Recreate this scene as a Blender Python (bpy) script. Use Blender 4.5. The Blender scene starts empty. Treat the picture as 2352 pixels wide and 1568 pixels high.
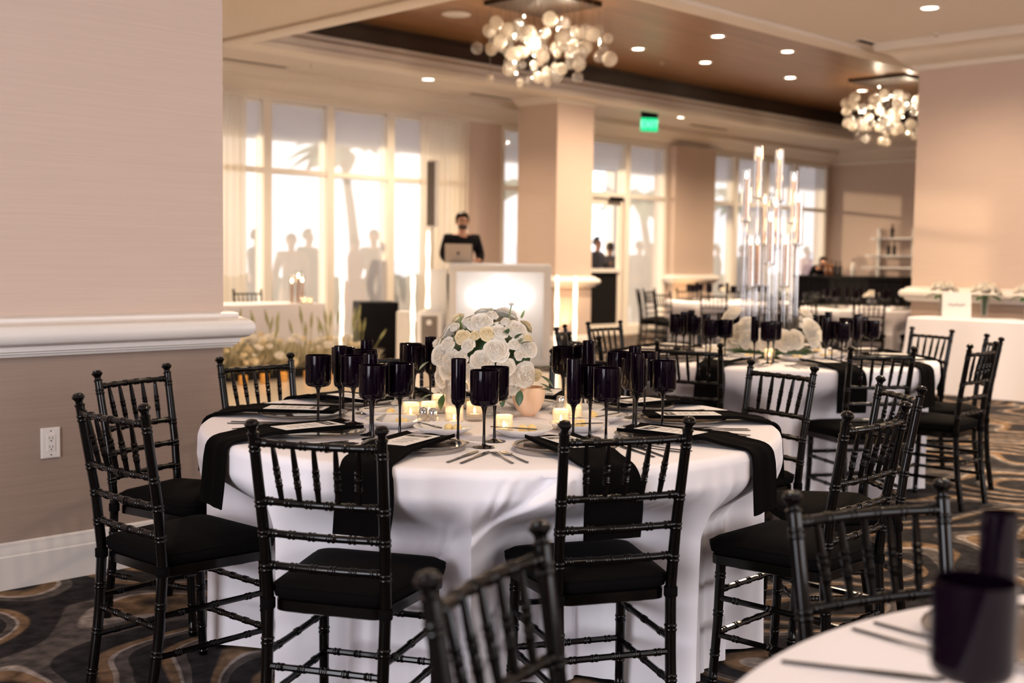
import bpy, bmesh, math, random
from mathutils import Vector, Matrix
PI = math.pi
sc = bpy.context.scene
C = sc.collection
random.seed(11)

# ---------------------------------------------------------------- camera
# room axes: +X runs along the window wall (right and away), +Y towards the window wall (left and away)
CAM_H = 1.34
_a, _p, _r = math.radians(45.0), math.radians(3.95), math.radians(0.75)
_f = Vector((math.cos(_a)*math.cos(_p), math.sin(_a)*math.cos(_p), -math.sin(_p)))
_r0 = Vector((math.sin(_a), -math.cos(_a), 0)); _u0 = _r0.cross(_f)
_R = _r0*math.cos(_r) + _u0*math.sin(_r); _U = _u0*math.cos(_r) - _r0*math.sin(_r)
cam = bpy.data.cameras.new('camera'); camo = bpy.data.objects.new('camera', cam); C.objects.link(camo)
camo.matrix_world = Matrix(((_R.x, _U.x, -_f.x, 0), (_R.y, _U.y, -_f.y, 0), (_R.z, _U.z, -_f.z, CAM_H), (0, 0, 0, 1)))
cam.sensor_width = 36.0; cam.lens = 36.0*2730/2352
cam.clip_start = 0.05; cam.clip_end = 300
cam.dof.use_dof = True; cam.dof.focus_distance = 3.85; cam.dof.aperture_fstop = 2.5
sc.camera = camo

# ---------------------------------------------------------------- world, sun, daylight, exposure
sc.view_settings.view_transform = 'Standard'; sc.view_settings.look = 'None'
sc.view_settings.exposure = 0.0; sc.view_settings.gamma = 1.0; sc.view_settings.use_curve_mapping = False
w = bpy.data.worlds.new('sky'); sc.world = w; w.use_nodes = True
bg = w.node_tree.nodes['Background']; bg.inputs[0].default_value = (0.985, 0.965, 1.0, 1); bg.inputs[1].default_value = 2.7
sc.cycles.transparent_max_bounces = 32; sc.cycles.max_bounces = 10; sc.cycles.sample_clamp_indirect = 6.0
sc.cycles.caustics_reflective = False; sc.cycles.caustics_refractive = False
sun = bpy.data.lights.new('sun', 'SUN'); sun.energy = 5.5; sun.color = (1.0, 0.76, 0.48); sun.angle = math.radians(0.9)
suno = bpy.data.objects.new('sun', sun); C.objects.link(suno)
suno.rotation_euler = Vector((0.60, -0.80, -0.085)).to_track_quat('-Z', 'Y').to_euler()
def area(name, loc, to, sx, sy, power, col):
    l = bpy.data.lights.new(name, 'AREA'); l.shape = 'RECTANGLE'; l.size = sx; l.size_y = sy; l.energy = power; l.color = col
    o = bpy.data.objects.new(name, l); C.objects.link(o); o.location = loc
    o.rotation_euler = (Vector(to)-Vector(loc)).to_track_quat('-Z', 'Z').to_euler(); return o
# daylight of the windows behind the camera (they stand in wall_back and wall_near)
area('window_daylight', (-3.9, 1.0, 1.75), (0, 1.0, 1.75), 3.4, 2.5, 232, (0.92, 0.92, 1.0))
area('window_daylight', (3.4, -4.9, 1.75), (3.4, 0, 1.75), 4.2, 2.5, 98, (0.93, 0.91, 0.98))
area('window_daylight', (9.4, -4.9, 1.75), (9.4, 0, 1.75), 4.2, 2.5, 150, (1.0, 0.90, 0.84))

# ---------------------------------------------------------------- materials
def nodes(m): return m.node_tree.nodes, m.node_tree.links
def mat(name, col, rough=0.5, metal=0.0, spec=0.5, coat=0.0, trans=0.0, bump=None, var=None, sheen=0.0, sss=0.0):
    m = bpy.data.materials.new(name); m.use_nodes = True; n, l = nodes(m); b = n['Principled BSDF']
    b.inputs['Base Color'].default_value = (*col, 1); b.inputs['Roughness'].default_value = rough
    b.inputs['Metallic'].default_value = metal; b.inputs['Specular IOR Level'].default_value = spec
    b.inputs['Coat Weight'].default_value = coat; b.inputs['Coat Roughness'].default_value = 0.08
    b.inputs['Sheen Weight'].default_value = sheen
    if bump or var:
        tc = n.new('ShaderNodeTexCoord'); mp = n.new('ShaderNodeMapping'); l.new(tc.outputs['Object'], mp.inputs[0])
        mp.inputs['Scale'].default_value = (bump or var)[0]
        t = n.new('ShaderNodeTexNoise'); t.inputs['Scale'].default_value = 1.0; t.inputs['Detail'].default_value = 4
        l.new(mp.outputs[0], t.inputs[0])
        if bump:
            bp = n.new('ShaderNodeBump'); bp.inputs['Strength'].default_value = bump[1]; bp.inputs['Distance'].default_value = bump[2]
            l.new(t.outputs['Fac'], bp.inputs['Height']); l.new(bp.outputs[0], b.inputs['Normal'])
        if var:
            mp2 = n.new('ShaderNodeMapping'); l.new(tc.outputs['Object'], mp2.inputs[0]); mp2.inputs['Scale'].default_value = var[0]
            t2 = n.new('ShaderNodeTexNoise'); t2.inputs['Scale'].default_value = 1.0; t2.inputs['Detail'].default_value = 5
            l.new(mp2.outputs[0], t2.inputs[0])
            r = n.new('ShaderNodeValToRGB'); l.new(t2.outputs['Fac'], r.inputs[0])
            r.color_ramp.elements[0].position = 0.3; r.color_ramp.elements[1].position = 0.7
            r.color_ramp.elements[0].color = (*[c*var[1] for c in col], 1); r.color_ramp.elements[1].color = (*[min(1, c*var[2]) for c in col], 1)
            l.new(r.outputs[0], b.inputs['Base Color'])
    return m
def emit(name, col, s):
    m = bpy.data.materials.new(name); m.use_nodes = True; n, l = nodes(m); n.remove(n['Principled BSDF'])
    e = n.new('ShaderNodeEmission'); e.inputs[0].default_value = (*col, 1); e.inputs[1].default_value = s
    l.new(e.outputs[0], n['Material Output'].inputs[0]); return m
def thin_glass(name, tint, gloss=0.08, rough=0.02, edge=0.6, body=0.0, bodycol=(1, 1, 1)):
    # a thin clear shell: mostly see-through, mirror-like towards its edges
    m = bpy.data.materials.new(name); m.use_nodes = True; n, l = nodes(m); n.remove(n['Principled BSDF'])
    t = n.new('ShaderNodeBsdfTransparent'); t.inputs[0].default_value = (*tint, 1)
    g = n.new('ShaderNodeBsdfGlossy'); g.inputs['Roughness'].default_value = rough
    lw = n.new('ShaderNodeLayerWeight'); lw.inputs[0].default_value = 0.25
    mr = n.new('ShaderNodeMapRange'); mr.inputs['To Min'].default_value = gloss; mr.inputs['To Max'].default_value = edge
    l.new(lw.outputs['Facing'], mr.inputs[0])
    mx = n.new('ShaderNodeMixShader'); l.new(mr.outputs[0], mx.inputs[0]); l.new(t.outputs[0], mx.inputs[1]); l.new(g.outputs[0], mx.inputs[2])
    last = mx
    if body > 0:
        d = n.new('ShaderNodeBsdfTranslucent'); d.inputs[0].default_value = (*bodycol, 1)
        d2 = n.new('ShaderNodeBsdfDiffuse'); d2.inputs[0].default_value = (*bodycol, 1)
        md = n.new('ShaderNodeMixShader'); l.new(d.outputs[0], md.inputs[1]); l.new(d2.outputs[0], md.inputs[2])
        m2 = n.new('ShaderNodeMixShader'); m2.inputs[0].default_value = body
        l.new(mx.outputs[0], m2.inputs[1]); l.new(md.outputs[0], m2.inputs[2]); last = m2
    l.new(last.outputs[0], n['Material Output'].inputs[0]); return m
def sheer(name, col, see, wave=None):
    # woven sheer: part see-through, part translucent threads
    m = bpy.data.materials.new(name); m.use_nodes = True; n, l = nodes(m); n.remove(n['Principled BSDF'])
    t = n.new('ShaderNodeBsdfTransparent'); t.inputs[0].default_value = (*col, 1)
    d = n.new('ShaderNodeBsdfTranslucent'); d.inputs[0].default_value = (*col, 1)
    f = n.new('ShaderNodeBsdfDiffuse'); f.inputs[0].default_value = (*col, 1)
    a = n.new('ShaderNodeMixShader'); a.inputs[0].default_value = 0.45; l.new(d.outputs[0], a.inputs[1]); l.new(f.outputs[0], a.inputs[2])
    b = n.new('ShaderNodeMixShader'); b.inputs[0].default_value = see; l.new(a.outputs[0], b.inputs[1]); l.new(t.outputs[0], b.inputs[2])
    l.new(b.outputs[0], n['Material Output'].inputs[0]); return m

def petal(name, col):
    m = bpy.data.materials.new(name); m.use_nodes = True; n, l = nodes(m); n.remove(n['Principled BSDF'])
    d = n.new('ShaderNodeBsdfDiffuse'); d.inputs[0].default_value = (*col, 1); t = n.new('ShaderNodeBsdfTranslucent'); t.inputs[0].default_value = (*col, 1)
    x = n.new('ShaderNodeMixShader'); x.inputs[0].default_value = 0.16; l.new(d.outputs[0], x.inputs[1]); l.new(t.outputs[0], x.inputs[2])
    l.new(x.outputs[0], n['Material Output'].inputs[0]); return m
M = {}
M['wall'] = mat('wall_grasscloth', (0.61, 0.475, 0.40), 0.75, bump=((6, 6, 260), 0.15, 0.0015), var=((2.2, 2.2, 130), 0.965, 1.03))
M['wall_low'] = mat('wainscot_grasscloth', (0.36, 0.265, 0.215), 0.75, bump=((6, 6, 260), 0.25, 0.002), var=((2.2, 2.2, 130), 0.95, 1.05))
M['trim'] = mat('painted_trim', (0.80, 0.755, 0.72), 0.35)
M['ceil'] = mat('ceiling_paint', (0.70, 0.63, 0.565), 0.8)
M['crown'] = mat('crown_paint', (0.76, 0.68, 0.59), 0.45)
M['wood'] = mat('dark_wood_panel', (0.27, 0.135, 0.062), 0.32, bump=((1.5, 30, 30), 0.1, 0.002), var=((0.7, 22, 22), 0.7, 1.25))
M['wood_dark'] = mat('dark_wood_edge', (0.035, 0.018, 0.010), 0.5)
M['black'] = mat('black_lacquer', (0.0018, 0.0013, 0.0013), 0.16, spec=0.32, bump=((30, 30, 30), 0.05, 0.001))
M['cushion'] = mat('black_cushion_fabric', (0.0022, 0.0018, 0.0018), 0.9, spec=0.08, bump=((500, 500, 500), 0.2, 0.0006))
M['napkin'] = mat('black_napkin_linen', (0.0030, 0.0025, 0.0027), 0.95, spec=0.05, bump=((600, 600, 600), 0.2, 0.0006))
M['cloth'] = mat('white_table_linen', (0.88, 0.85, 0.89), 0.7, spec=0.3, bump=((160, 160, 160), 0.12, 0.0008))
M['gob'] = mat('black_purple_glass', (0.0030, 0.0008, 0.0036), 0.07, spec=0.25)
M['gobstem'] = mat('black_glass_stem', (0.004, 0.002, 0.003), 0.05, spec=0.6)
M['china'] = mat('white_china', (0.84, 0.81, 0.78), 0.12, spec=0.6)
M['charger'] = thin_glass('smoked_charger_glass', (0.70, 0.67, 0.64), 0.10, 0.05, 0.42)
M['chrim'] = mat('dark_beaded_rim', (0.22, 0.21, 0.21), 0.15, metal=0.8, bump=((260, 260, 260), 0.6, 0.002))
M['flat'] = mat('black_flatware', (0.006, 0.005, 0.005), 0.2, spec=0.5)
M['card'] = mat('menu_card_paper', (0.83, 0.79, 0.76), 0.7)
M['ink'] = mat('dark_ink', (0.045, 0.04, 0.042), 0.6)
M['butter'] = mat('butter', (0.88, 0.66, 0.30), 0.4)
M['chrome'] = mat('chrome', (0.75, 0.74, 0.73), 0.12, metal=1.0)
M['rglass'] = thin_glass('ribbed_glass', (0.97, 0.95, 0.92), 0.18, 0.06, 0.95, 0.14, (1.0, 0.93, 0.82))
M['cglass'] = thin_glass('clear_glass', (0.97, 0.97, 0.97), 0.05, 0.02, 0.7)
M['crystal'] = thin_glass('crystal_rod', (0.93, 0.93, 0.95), 0.14, 0.02, 0.95)
M['bubble'] = thin_glass('glass_bubble', (0.93, 0.92, 0.91), 0.10, 0.05, 0.95, 0.16, (1.0, 0.94, 0.86))
M['frost'] = thin_glass('frosted_bubble', (0.9, 0.88, 0.85), 0.10, 0.2, 0.6, 0.62, (1.0, 0.92, 0.80))
M['petal'] = petal('white_petal', (0.82, 0.77, 0.69))
M['petal2'] = petal('cream_petal', (0.82, 0.71, 0.49))
M['leaf'] = mat('dark_leaf', (0.030, 0.075, 0.022), 0.4)
M['bud'] = mat('green_bud', (0.20, 0.27, 0.10), 0.5)
M['grass'] = mat('pale_grass_spike', (0.36, 0.36, 0.15), 0.6)
M['moss'] = mat('pale_filler_foliage', (0.52, 0.48, 0.34), 0.7)
M['peach'] = mat('peach_frosted_glass', (0.92, 0.64, 0.44), 0.45)
M['wax'] = mat('ivory_wax', (0.80, 0.50, 0.32), 0.5)
M['waxw'] = mat('white_wax', (0.9, 0.84, 0.74), 0.5)
M['flame'] = emit('candle_flame', (1.0, 0.66, 0.30), 26)
M['flame_small'] = emit('tealight_flame', (1.0, 0.66, 0.30), 16)
M['amber'] = mat('amber_votive_glass', (0.80, 0.42, 0.10), 0.3)
M['ember'] = emit('amber_votive_glow', (1.0, 0.55, 0.12), 3.2)
M['lamp'] = emit('downlight_lens', (1.0, 0.86, 0.66), 14)
M['led'] = emit('bubble_bulb', (1.0, 0.85, 0.62), 12)
M['tube'] = emit('light_tube_glow', (1.0, 0.84, 0.64), 3.2)
M['boothlamp'] = emit('booth_lamp', (1.0, 0.98, 0.97), 14)
M['emblem'] = emit('lit_emblem', (1.0, 0.98, 0.97), 1.3)
M['scrim'] = sheer('white_booth_scrim', (0.92, 0.90, 0.88), 0.12)
M['exit'] = emit('exit_green', (0.03, 0.85, 0.32), 1.1)
M['exitd'] = emit('exit_letters', (0.25, 1.0, 0.60), 1.9)
M['dark'] = mat('dark_plastic', (0.006, 0.0055, 0.006), 0.6, spec=0.2)
M['bar'] = mat('black_bar_front', (0.004, 0.0035, 0.006), 0.6, spec=0.15)
M['grille'] = mat('speaker_grille', (0.20, 0.17, 0.15), 0.6, bump=((300, 300, 300), 0.5, 0.003))
M['white'] = mat('white_panel', (0.82, 0.80, 0.79), 0.4)
M['silver'] = mat('laptop_lid', (0.42, 0.37, 0.34), 0.35, metal=0.6)
M['skin'] = mat('skin', (0.48, 0.25, 0.17), 0.5)
M['hair'] = mat('dark_hair', (0.025, 0.016, 0.012), 0.6)
M['shirt'] = mat('black_shirt', (0.008, 0.007, 0.009), 0.9, spec=0.1)
M['navy'] = mat('navy_suit', (0.035, 0.045, 0.075), 0.8)
M['greysuit'] = mat('grey_suit', (0.12, 0.12, 0.13), 0.8)
M['rose_dress'] = mat('rose_dress', (0.42, 0.16, 0.20), 0.7)
M['tan_dress'] = mat('tan_dress', (0.42, 0.32, 0.24), 0.7)
M['shade'] = sheer('sheer_roller_shade', (0.80, 0.785, 0.80), 0.46)
M['curtain'] = sheer('sheer_curtain', (0.93, 0.88, 0.80), 0.22)
M['winframe'] = mat('window_frame_paint', (0.82, 0.76, 0.69), 0.45)
M['pane'] = thin_glass('window_pane', (0.97, 0.98, 0.98), 0.03, 0.0, 0.4)
M['terr'] = mat('terrace_paving', (0.55, 0.50, 0.45), 0.8)
M['soffit'] = mat('terrace_soffit', (0.72, 0.69, 0.74), 0.8)
M['trunk'] = mat('palm_trunk', (0.16, 0.12, 0.09), 0.9)
M['frond'] = mat('palm_frond', (0.08, 0.12, 0.05), 0.6)
M['hedge'] = mat('hedge_leaves', (0.10, 0.13, 0.07), 0.8, bump=((9, 9, 9), 1.0, 0.1))
M['dance'] = mat('pale_dance_floor', (0.70, 0.60, 0.49), 0.16, spec=0.5)
M['plastic'] = mat('outlet_plastic', (0.84, 0.79, 0.76), 0.35)
M['liq_a'] = mat('amber_bottle', (0.16, 0.06, 0.022), 0.15)
M['liq_b'] = mat('clear_bottle', (0.55, 0.55, 0.55), 0.12)
M['liq_d'] = mat('dark_bottle', (0.02, 0.02, 0.02), 0.15)
# carpet: swirling bands of charcoal, brown and pale grey
def carpet():
    m = bpy.data.materials.new('swirl_carpet'); m.use_nodes = True; n, l = nodes(m); b = n['Principled BSDF']
    b.inputs['Roughness'].default_value = 0.95; b.inputs['Specular IOR Level'].default_value = 0.1
    tc = n.new('ShaderNodeTexCoord'); mp = n.new('ShaderNodeMapping'); l.new(tc.outputs['Object'], mp.inputs[0])
    nz = n.new('ShaderNodeTexNoise'); nz.inputs['Scale'].default_value = 1.15; nz.inputs['Detail'].default_value = 0.6; l.new(mp.outputs[0], nz.inputs[0])
    mu = n.new('ShaderNodeMath'); mu.operation = 'MULTIPLY'; mu.inputs[1].default_value = 9.0; l.new(nz.outputs['Fac'], mu.inputs[0])
    fr = n.new('ShaderNodeMath'); fr.operation = 'FRACT'; l.new(mu.outputs[0], fr.inputs[0])
    r = n.new('ShaderNodeValToRGB'); l.new(fr.outputs[0], r.inputs[0]); cr = r.color_ramp
    cols = [(0.0, (0.022, 0.020, 0.022)), (0.30, (0.026, 0.023, 0.025)), (0.33, (0.10, 0.085, 0.078)), (0.50, (0.085, 0.072, 0.068)),
            (0.53, (0.32, 0.27, 0.24)), (0.59, (0.32, 0.27, 0.24)), (0.60, (0.20, 0.125, 0.072)), (0.76, (0.18, 0.115, 0.068)), (0.84, (0.022, 0.020, 0.022))]
    cr.elements[0].position = 0; cr.elements[0].color = (*cols[0][1], 1); cr.elements[1].position = cols[-1][0]; cr.elements[1].color = (*cols[-1][1], 1)
    for p, c in cols[1:-1]:
        e = cr.elements.new(p); e.color = (*c, 1)
    n2 = n.new('ShaderNodeTexNoise'); n2.inputs['Scale'].default_value = 16; n2.inputs['Detail'].default_value = 6; l.new(mp.outputs[0], n2.inputs[0])
    mr = n.new('ShaderNodeMapRange'); mr.inputs['From Min'].default_value = 0.35; mr.inputs['From Max'].default_value = 0.65
    mr.inputs['To Min'].default_value = 0.55; mr.inputs['To Max'].default_value = 1.45; l.new(n2.outputs['Fac'], mr.inputs[0])
    vm = n.new('ShaderNodeVectorMath'); vm.operation = 'SCALE'; l.new(r.outputs[0], vm.inputs[0]); l.new(mr.outputs[0], vm.inputs['Scale'])
    l.new(vm.outputs[0], b.inputs['Base Color'])
    n3 = n.new('ShaderNodeTexNoise'); n3.inputs['Scale'].default_value = 400; l.new(mp.outputs[0], n3.inputs[0])
    bp = n.new('ShaderNodeBump'); bp.inputs['Strength'].default_value = 0.4; bp.inputs['Distance'].default_value = 0.004
    l.new(n3.outputs['Fac'], bp.inputs['Height']); l.new(bp.outputs[0], b.inputs['Normal'])
    return m
M['carpet'] = carpet()

# ---------------------------------------------------------------- mesh helpers
class MB:
    def __init__(s): s.v = []; s.f = []
    def add(s, v, f, mtx=None):
        b = len(s.v)
        s.v += [tuple(mtx @ Vector(p)) for p in v] if mtx else [tuple(p) for p in v]
        s.f += [tuple(i+b for i in q) for q in f]; return s
    def box(s, x0, x1, y0, y1, z0, z1, mtx=None):
        v = [(x, y, z) for z in (z0, z1) for y in (y0, y1) for x in (x0, x1)]
        return s.add(v, [(0, 2, 3, 1), (4, 5, 7, 6), (0, 1, 5, 4), (2, 6, 7, 3), (0, 4, 6, 2), (1, 3, 7, 5)], mtx)
    def lathe(s, prof, seg=20, c=(0, 0, 0), mtx=None, rib=0.0, nrib=0):
        v = []; f = []; n = len(prof)
        for i in range(seg):
            a = 2*PI*i/seg; k = 1.0 + (rib*math.cos(a*nrib) if nrib else 0)
            v += [(c[0]+r*k*math.cos(a), c[1]+r*k*math.sin(a), c[2]+z) for r, z in prof]
        for i in range(seg):
            j = (i+1) % seg
            for q in range(n-1):
                if prof[q][0] < 1e-6 and prof[q+1][0] < 1e-6: continue
                if prof[q][0] < 1e-6: f.append((i*n+q, j*n+q+1, i*n+q+1))
                elif prof[q+1][0] < 1e-6: f.append((i*n+q, j*n+q, i*n+q+1))
                else: f.append((i*n+q, j*n+q, j*n+q+1, i*n+q+1))
        return s.add(v, f, mtx)
    def tube(s, pts, rads, seg=8, caps=True, mtx=None):
        pts = [Vector(p) for p in pts]; v = []; f = []; up = None
        for i, p in enumerate(pts):
            d = (pts[min(i+1, len(pts)-1)]-pts[max(i-1, 0)])
            d = d.normalized() if d.length > 1e-9 else Vector((0, 0, 1))
            if up is None:
                up = Vector((0, 0, 1)) if abs(d.z) < 0.9 else Vector((1, 0, 0))
            x = d.cross(up)
            if x.length < 1e-6: x = d.orthogonal()
            x.normalize(); y = d.cross(x).normalized(); up = x.cross(d).normalized()
            r = rads[i] if hasattr(rads, '__len__') else rads
            v += [tuple(p + x*r*math.cos(2*PI*k/seg) + y*r*math.sin(2*PI*k/seg)) for k in range(seg)]
        for i in range(len(pts)-1):
            for k in range(seg):
                a = i*seg+k; b = i*seg+(k+1) % seg
                f.append((a, b, b+seg, a+seg))
        if caps:
            f.append(tuple(range(seg))[::-1]); f.append(tuple(range((len(pts)-1)*seg, len(pts)*seg)))
        return s.add(v, f, mtx)
    def sphere(s, c, r, seg=12, rings=8, sq=(1, 1, 1), mtx=None):
        prof = [(max(0.0, math.sin(PI*i/rings)), -math.cos(PI*i/rings)) for i in range(rings+1)]
        prof[0] = (0, -1); prof[-1] = (0, 1)
        t = MB().lathe(prof, seg)
        return s.add([(c[0]+p[0]*r*sq[0], c[1]+p[1]*r*sq[1], c[2]+p[2]*r*sq[2]) for p in t.v], t.f, mtx)
    def sweep(s, path, prof, closed=False, side=1, caps=True):
        # profile (d outwards, z) carried along a plan path with mitred corners
        P = [Vector(p) for p in path]; n = len(P); v = []; f = []; m = len(prof)
        for i in range(n):
            a = P[i]-P[i-1] if (closed or i > 0) else P[1]-P[0]
            b = P[(i+1) % n]-P[i] if (closed or i < n-1) else P[-1]-P[-2]
            na = Vector((a.y, -a.x)).normalized()*side; nb = Vector((b.y, -b.x)).normalized()*side
            mt = (na+nb); mt = mt/max(1e-6, mt.length_squared)*2
            v += [(P[i].x+mt.x*d, P[i].y+mt.y*d, z) for d, z in prof]
        for i in range(n if closed else n-1):
            j = (i+1) % n
            for q in range(m-1): f.append((i*m+q, j*m+q, j*m+q+1, i*m+q+1))
        if caps and not closed: f += [tuple(range(m)), tuple(range((n-1)*m, n*m))[::-1]]
        return s.add(v, f)
    def mesh(s, name, mats, ang=38):
        me = bpy.data.meshes.new(name); me.from_pydata(s.v, [], s.f); me.update()
        bm = bmesh.new(); bm.from_mesh(me); bmesh.ops.recalc_face_normals(bm, faces=bm.faces); bm.to_mesh(me); bm.free()
        for m in (mats if isinstance(mats, (list, tuple)) else [mats]): me.materials.append(m)
        if ang:
            me.polygons.foreach_set('use_smooth', [True]*len(me.polygons)); me.set_sharp_from_angle(angle=math.radians(ang))
        return me
def link(name, me, parent=None, loc=(0, 0, 0), rz=0.0, rot=None):
    o = bpy.data.objects.new(name, me); C.objects.link(o); o.parent = parent; o.location = loc
    o.rotation_euler = rot if rot is not None else (0, 0, rz); return o
def obj(name, mb, m, parent=None, loc=(0, 0, 0), rz=0.0, ang=38, rot=None):
    return link(name, mb.mesh(name, M[m] if isinstance(m, str) else m, ang), parent, loc, rz, rot)
def tag(o, label, cat, group=None, kind=None):
    o['label'] = label; o['category'] = cat
    if group: o['group'] = group
    if kind: o['kind'] = kind
    return o
def thing(name, label, cat, loc=(0, 0, 0), rz=0.0, group=None):
    return tag(link(name, None, None, loc, rz), label, cat, group)
def struct(name, mb, m, label, cat='wall', ang=38, parent=None):
    o = obj(name, mb, m, parent, ang=ang)
    if parent is None: tag(o, label, cat, kind='structure')
    return o
def dup(root, loc, rz, label, group=None, rot=None):
    r = root.copy(); C.objects.link(r); r.location = loc; r.rotation_euler = rot if rot is not None else (0, 0, rz); r['label'] = label
    if group: r['group'] = group
    for ch in root.children:
        c = ch.copy(); C.objects.link(c); c.parent = r
        for g in ch.children:
            d = g.copy(); C.objects.link(d); d.parent = c
    return r
class Maker:
    """first call uses the prototype itself, later calls copy it"""
    def __init__(s, proto): s.p = proto; s.used = False
    def put(s, loc, rz, label, group=None, rot=None):
        if not s.used:
            s.used = True; s.p.location = loc; s.p.rotation_euler = rot if rot is not None else (0, 0, rz); s.p['label'] = label
            if group: s.p['group'] = group
            return s.p
        return dup(s.p, loc, rz, label, group, rot)
def pol(c, r, deg): return (c[0]+r*math.cos(math.radians(deg)), c[1]+r*math.sin(math.radians(deg)))
def at_px(px, fwd):
    """plan position on the vertical plane through pixel column px, at forward distance fwd"""
    lat = (px-1176)/2730*fwd; return ((fwd+lat)/math.sqrt(2), (fwd-lat)/math.sqrt(2))
def smooth(a, b, x):
    t = min(1, max(0, (x-a)/(b-a))); return t*t*(3-2*t)

# ================================================================ THE ROOM
RAIL = [(0, .925), (.03, .928), (.034, .938), (.044, .941), (.044, .947), (.055, .951), (.055, .970)] + \
       [(.058+.046*math.cos(a), 1.017+.046*math.sin(a)) for a in [(-80+20*i)*PI/180 for i in range(9)]] + \
       [(.062, 1.064), (.05, 1.070), (.05, 1.081), (.03, 1.090), (0, 1.094)]
BASE = [(0, 0), (.022, 0), (.022, .130), (.018, .136), (.018, .150), (.012, .165), (.012, .180), (0, .187)]
CROWN = [(0, 3.50), (.06, 3.50), (.07, 3.555), (.11, 3.565), (.22, 3.66), (.32, 3.705), (.36, 3.715), (.38, 3.80), (0, 3.80)]
X0, X1, Y0, YW = -4.0, 23.9, -5.0, 13.9
floor = struct('floor', MB().box(X0-.3, X1+.3, Y0-.3, YW+.3, -.1, 0), 'carpet', 'swirl patterned carpet in charcoal, brown and pale grey', 'floor', ang=0)
cb = MB()
cb.box(X0-.3, 7.6, Y0-.3, YW+.3, 3.8, 3.95); cb.box(7.6, X1+.3, Y0-.3, 7.15, 3.8, 3.95)
cb.box(7.6, X1+.3, 12.05, YW+.3, 3.8, 3.95); cb.box(21.5, X1+.3, 7.15, 12.05, 3.8, 3.95)
struct('ceiling', cb, 'ceil', 'smooth cream plaster ceiling around the recessed tray', 'ceiling', ang=0)
tray = struct('ceiling_tray', MB().box(7.4, 21.7, 6.95, 12.25, 4.30, 4.36), 'wood', 'dark wood panelled tray recessed in the ceiling', 'ceiling', ang=0)
loop = [(7.6, 7.15), (21.5, 7.15), (21.5, 12.05), (7.6, 12.05)]
obj('tray_side', MB().sweep(loop, [(.10, 4.05), (.10, 4.22), (.16, 4.23), (.16, 4.30), (.2, 4.30), (.2, 4.05)], closed=True), 'wood_dark', tray)
struct('trim_tray', MB().sweep(loop, [(.24, 3.80), (.24, 3.765), (.21, 3.75), (.03, 3.745), (0, 3.76), (-.03, 3.78), (-.03, 3.85), (.01, 3.87), (.01, 3.95), (.04, 3.97), (.10, 4.0), (.10, 4.06), (.25, 4.06)], closed=True),
       'crown', 'cream moulded border around the dark ceiling tray', 'trim')
# left wall (a pier the camera stands beside)
LW = [(X0, 4.724), (2.875, 4.724), (2.875, 5.6), (X0, 5.6)]
struct('wall_left', MB().box(X0, 2.875, 4.724, 5.6, .93, 3.8), 'wall', 'beige grasscloth wall beside the main table', 'wall', ang=0)
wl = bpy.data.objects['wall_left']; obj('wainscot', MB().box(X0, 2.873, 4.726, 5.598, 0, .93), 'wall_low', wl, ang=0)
struct('trim_1', MB().sweep(LW, RAIL), 'trim', 'heavy white rounded chair rail on the left wall', 'trim', ang=30)
struct('baseboard_left', MB().sweep(LW, BASE), 'trim', 'tall white baseboard under the left wall', 'baseboard', ang=30)
# window wall with its openings
ww = MB()
ww.box(X0-.3, 6.2, YW, YW+.3, 0, 3.95); ww.box(6.2, X1, YW, YW+.3, 3.5, 3.95)
ww.box(12.73, 13.59, YW, YW+.3, 0, 3.5); ww.box(17.97, 19.24, YW-.2, YW+.3, 0, 3.5); ww.box(23.74, X1+.3, YW, YW+.3, 0, 3.95)
struct('wall_window', ww, 'wall', 'beige wall pierced by tall windows at the back of the hall', 'wall', ang=0)
struct('trim_2', MB().sweep([(X0, YW), (X1, YW), (X1, Y0)], CROWN), 'crown', 'cream crown moulding over the windows and end wall', 'trim', ang=30)
struct('trim_3', MB().sweep([(17.97, YW), (17.97, YW-.2), (19.24, YW-.2), (19.24, YW)], RAIL), 'trim', 'white rounded rail on the wall pier between door and windows', 'trim', ang=30)
struct('baseboard_window', MB().sweep([(17.97, YW), (17.97, YW-.2), (19.24, YW-.2), (19.24, YW)], BASE), 'trim', 'white baseboard of the wall pier by the door', 'baseboard', ang=30)
struct('wall_end', MB().box(X1, X1+.3, Y0, YW+.3, 0, 3.95), 'wall', 'plain beige end wall behind the bar', 'wall', ang=0)
# walls behind the camera with window openings
wb = MB(); wb.box(X0-.3, X0, Y0, -.75, 0, 3.95); wb.box(X0-.3, X0, 2.75, YW, 0, 3.95); wb.box(X0-.3, X0, -.75, 2.75, 0, .45); wb.box(X0-.3, X0, -.75, 2.75, 3.05, 3.95)
struct('wall_back', wb, 'wall', 'beige wall with a window behind the camera', 'wall', ang=0)
wn = MB(); wn.box(X0-.3, 1.25, Y0-.3, Y0, 0, 3.95); wn.box(5.55, 7.25, Y0-.3, Y0, 0, 3.95); wn.box(11.55, X1+.3, Y0-.3, Y0, 0, 3.95)
wn.box(1.25, 11.55, Y0-.3, Y0, 0, .45); wn.box(1.25, 11.55, Y0-.3, Y0, 3.05, 3.95)
struct('wall_near', wn, 'wall', 'beige wall with two windows at the side of the hall', 'wall', ang=0)
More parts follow.
